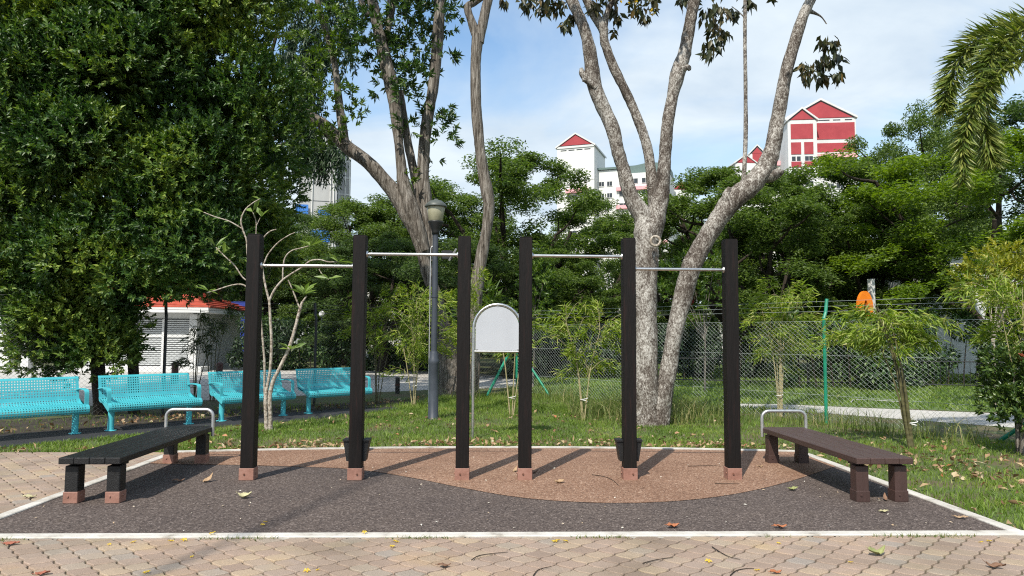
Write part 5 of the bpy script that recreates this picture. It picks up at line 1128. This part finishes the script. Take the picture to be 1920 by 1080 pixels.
# ------------------------------------------------------------------ single fallen leaves, blossoms and twigs
LG = 'single fallen leaves on the mat and paving'
DRY = {'tan': (.42, .28, .16), 'pale': (.5, .46, .26), 'orange': (.42, .15, .06), 'brown': (.22, .12, .07), 'olive': (.3, .32, .12), 'red': (.36, .12, .07)}
for k_, c_ in DRY.items(): MT['dry_'+k_] = noise_mat('dry_leaf_'+k_, [(.3, tuple(x*.65 for x in c_)), (.7, c_)], 25, 6, .7)
def fallen(px, py, L, kind, label, curl=.3, rz=None, z=None, stand=0):
    L *= .72; p = G(px, py, .02); p[2] = .0235 if z is None else z
    rz = random.uniform(0, 6.28) if rz is None else rz; n = 9; V = []; F = []; ph = random.uniform(-.06, .06); cs = random.uniform(.4, 1.2)
    for i in range(n):
        t = i/(n-1); w = L*.27*math.sin(PI*min(1, t*.92+.06))**.8*(1-.35*t)*(1+.12*random.uniform(-1, 1)); zz = L*curl*(t-.45)**2*1.2+stand*L*t*.8+ph*L*math.sin(7*t)
        xx = L*(t-.5)*(1-.25*stand)
        for s in (-1, -.5, 0, .5, 1): V.append((xx, s*w, zz+abs(s)**1.5*w*curl*cs*(1.2 if s > 0 else .5)+random.uniform(0, .012)*(abs(s) > .4)))
    for i in range(n-1):
        for j in range(4): F.append((i*5+j, i*5+j+1, (i+1)*5+j+1, (i+1)*5+j))
    mb = MB().add(V, F, 0, True); mb.tube([(-L*.5, 0, L*curl*.3), (-L*.68, .003, L*curl*.5)], .0018, 4)
    lo = min(v[2] for v in mb.v); mb.v = [(x, y, z_-lo) for x, y, z_ in mb.v]
    o = mb.build('fallen_leaf', MT['dry_'+kind]); s_ = o.modifiers.new('thick', 'SOLIDIFY'); s_.thickness = .0012
    o.location = p; o.rotation_euler = (0, 0, rz); return tag(o, label, 'leaf', LG)
fallen(390, 903, .17, 'tan', 'tan dry leaf standing on edge near the black bench', .8, .9, stand=.6)
fallen(459, 934, .16, 'pale', 'pale yellow-green crumpled leaf in front of the first timber post', 1.0, .2)
fallen(1050, 906, .15, 'tan', 'tan curled leaf on the orange rubber right of the fourth timber post', .6, .4)
fallen(966, 884, .13, 'tan', 'tan leaf leaning beside the foot of the fourth timber post', .5, 1.2, stand=.5)
fallen(1262, 989, .14, 'orange', 'orange-brown leaf near the front kerb, left one of two', .4, .1)
fallen(1463, 990, .14, 'orange', 'rusty flat leaf near the front kerb, right one of two', .25, -.05)
fallen(1487, 919, .15, 'olive', 'curled yellow-green leaf where the orange rubber meets the brown', .5, .3)
fallen(1660, 938, .10, 'brown', 'small brown leaf standing between the near legs of the reddish brown bench', .5, 1.3, stand=.9)
fallen(1658, 960, .11, 'pale', 'thin pale leaf in front of the reddish brown bench', .2, .1)
fallen(1802, 972, .14, 'tan', 'tan leaf lying against the right-hand kerb', .3, -.5)
fallen(1425, 876, .11, 'tan', 'tan leaf beside the far left leg of the reddish brown bench', .3, .2)
fallen(1645, 1041, .19, 'olive', 'shrivelled greenish leaf on the paving below the right end of the mat', .9, .25)
fallen(1868, 1066, .15, 'brown', 'curled brown leaf on the paving in the lower right corner', .7, -.6)
fallen(80, 1078, .11, 'red', 'reddish leaf at the bottom picture edge in the lower left corner', .3, .5)
fallen(22, 1022, .14, 'red', 'reddish brown leaf against the front kerb at the left picture edge', .3, .2)
fallen(833, 1063, .12, 'brown', 'oval brown leaf on the paving below the lamp post', .25, .1)
fallen(1455, 1076, .1, 'orange', 'small orange leaf on the paving at the bottom picture edge', .3, .0)
fallen(335, 903, .15, 'brown', 'flat brown leaf in the shadow of the black bench', .15, .2)
fallen(56, 934, .16, 'pale', 'pale dry leaf on the paving left of the black bench', .3, .1)
fallen(1000, 887, .15, 'brown', 'dark curled leaf just right of the fourth timber post', .35, .15)
# yellow blossoms: one kind, copied
fb = MB()
for i in range(5):
    a = i*2*PI/5; fb.add([(0, 0, .004), (.016*math.cos(a-.45), .016*math.sin(a-.45), .012), (.026*math.cos(a), .026*math.sin(a), .007), (.016*math.cos(a+.45), .016*math.sin(a+.45), .012)], [(0, 1, 2, 3)])
f0 = None
for (px, py) in ((735, 1026), (742, 1017), (497, 980), (492, 985), (398, 1005), (575, 1072), (596, 1070), (205, 1022), (250, 1018), (320, 1016), (345, 1014), (360, 1045), (1328, 1054), (1420, 1071), (1460, 1020), (1595, 1056), (1840, 1018), (1855, 1016), (1040, 1017), (1060, 1016), (275, 1075), (683, 1003), (1045, 1015)):
    p = G(px, py, .02)
    if f0 is None: f0 = fb.build('fallen_blossom', MT['flower_yellow']); o = f0
    else: o = f0.copy(); COL.objects.link(o)
    o.location = (p[0], p[1], .036 if 5.36 < p[1] < 5.48 else .0225); o.rotation_euler = (random.uniform(-.3, .3), random.uniform(-.3, .3), random.uniform(0, 6)); s = random.uniform(.6, 1.1); o.scale = (s, s, s)
    tag(o, 'small yellow fallen blossom on the ground near the front kerb', 'blossom', 'small yellow fallen blossoms')
# pale grit and petal scraps on the mat
n = 130; x = rng.uniform(-3.8, 4, n); y = 5.55+rng.random(n)**1.3*3.4; dd = rvec(n); dd[:, 2] *= .2
tag(leafmesh('leaf_scraps', np.stack([x, y, np.full(n, .0245)], -1), dd, np.array([[0, 0, 1.]])+rng.normal(0, .4, (n, 3)), rng.uniform(.012, .035, n), rng.uniform(.008, .018, n), leaf_mat('pale_scrap', [(0, (.35, .25, .15)), (.5, (.6, .55, .45)), (1, (.7, .68, .6))], .8, 0)), kind='stuff')
TW = [([(884, 1050), (897, 1042), (920, 1038), (952, 1035)], 'long curved twig on the paving below the third timber post'), ([(1000, 1079), (1010, 1068), (1034, 1062)], 'short bent twig on the paving below the fourth timber post'), ([(1335, 1025), (1352, 1036), (1368, 1044), (1388, 1049)], 'thin twig on the paving below the last timber post'), ([(1369, 1079), (1380, 1070), (1398, 1066), (1414, 1066)], 'hooked twig at the bottom edge below the last timber post'), ([(1205, 1056), (1232, 1049), (1262, 1045)], 'straight twig on the paving below the fifth timber post'), 
      ([(1110, 890), (1135, 894), (1150, 901), (1160, 910)], 'crooked twig on the orange rubber left of the fifth timber post'), ([(1290, 874), (1330, 873), (1358, 874)], 'straight twig on the orange rubber left of the last timber post'), ([(1340, 906), (1360, 907), (1385, 906)], 'twig at the foot of the last timber post')]
for pix, lab in TW:
    P = smooth_path([G(x, y, .026) for x, y in pix], 4); c = P.mean(0); o = MB().tube(P-c, np.linspace(.0036, .0018, len(P)), 5).build('twig', MT['bark_dark']); o.location = c; tag(o, lab, 'twig', 'twigs lying on the mat and paving')
# grass tufts in the paving joints and along the kerbs are part of the lawn's edge
n = 2600; x = rng.uniform(-4.2, 4.6, n); y = 5.35-np.abs(rng.normal(0, .02, n)); k_ = rng.random(n) < np.clip(vnoise(x, y*0, 2.3, 31)*2-.9, 0, 1)
tag(blades('kerb_weeds', np.stack([x[k_], y[k_], np.full(k_.sum(), .008)], -1), rng.uniform(.015, .045, k_.sum()), rng.uniform(.004, .008, k_.sum()), 1.2, MT['grass_tall']), kind='stuff')

# leaning bare trunk behind the viewer whose long soft shadow crosses the mat
r = tree_root('leaning_trunk', 'tall bare leaning trunk whose thin long shadow crosses the brown rubber', (-6.2, -6.5, 0))
t = MB(); t.tube(smooth_path([(-6.2, -6.5, -.1), (-6.1, -5.5, 4), (-5.85, -4.2, 8), (-7.0, -5.67, 14), (-8.31, -7.35, 20)], 5), np.linspace(.055, .03, 21), 10, rough=.04); t.build('trunk', MT['bark_grey'], r, world=True)
for k_ in range(3): MB().tube([(-8.31, -7.35, 19.95), (-8.6+.3*k_, -7.4, 20.4+.1*k_)], [.03, .012], 6).build('branch', MT['bark_grey'], r, world=True)
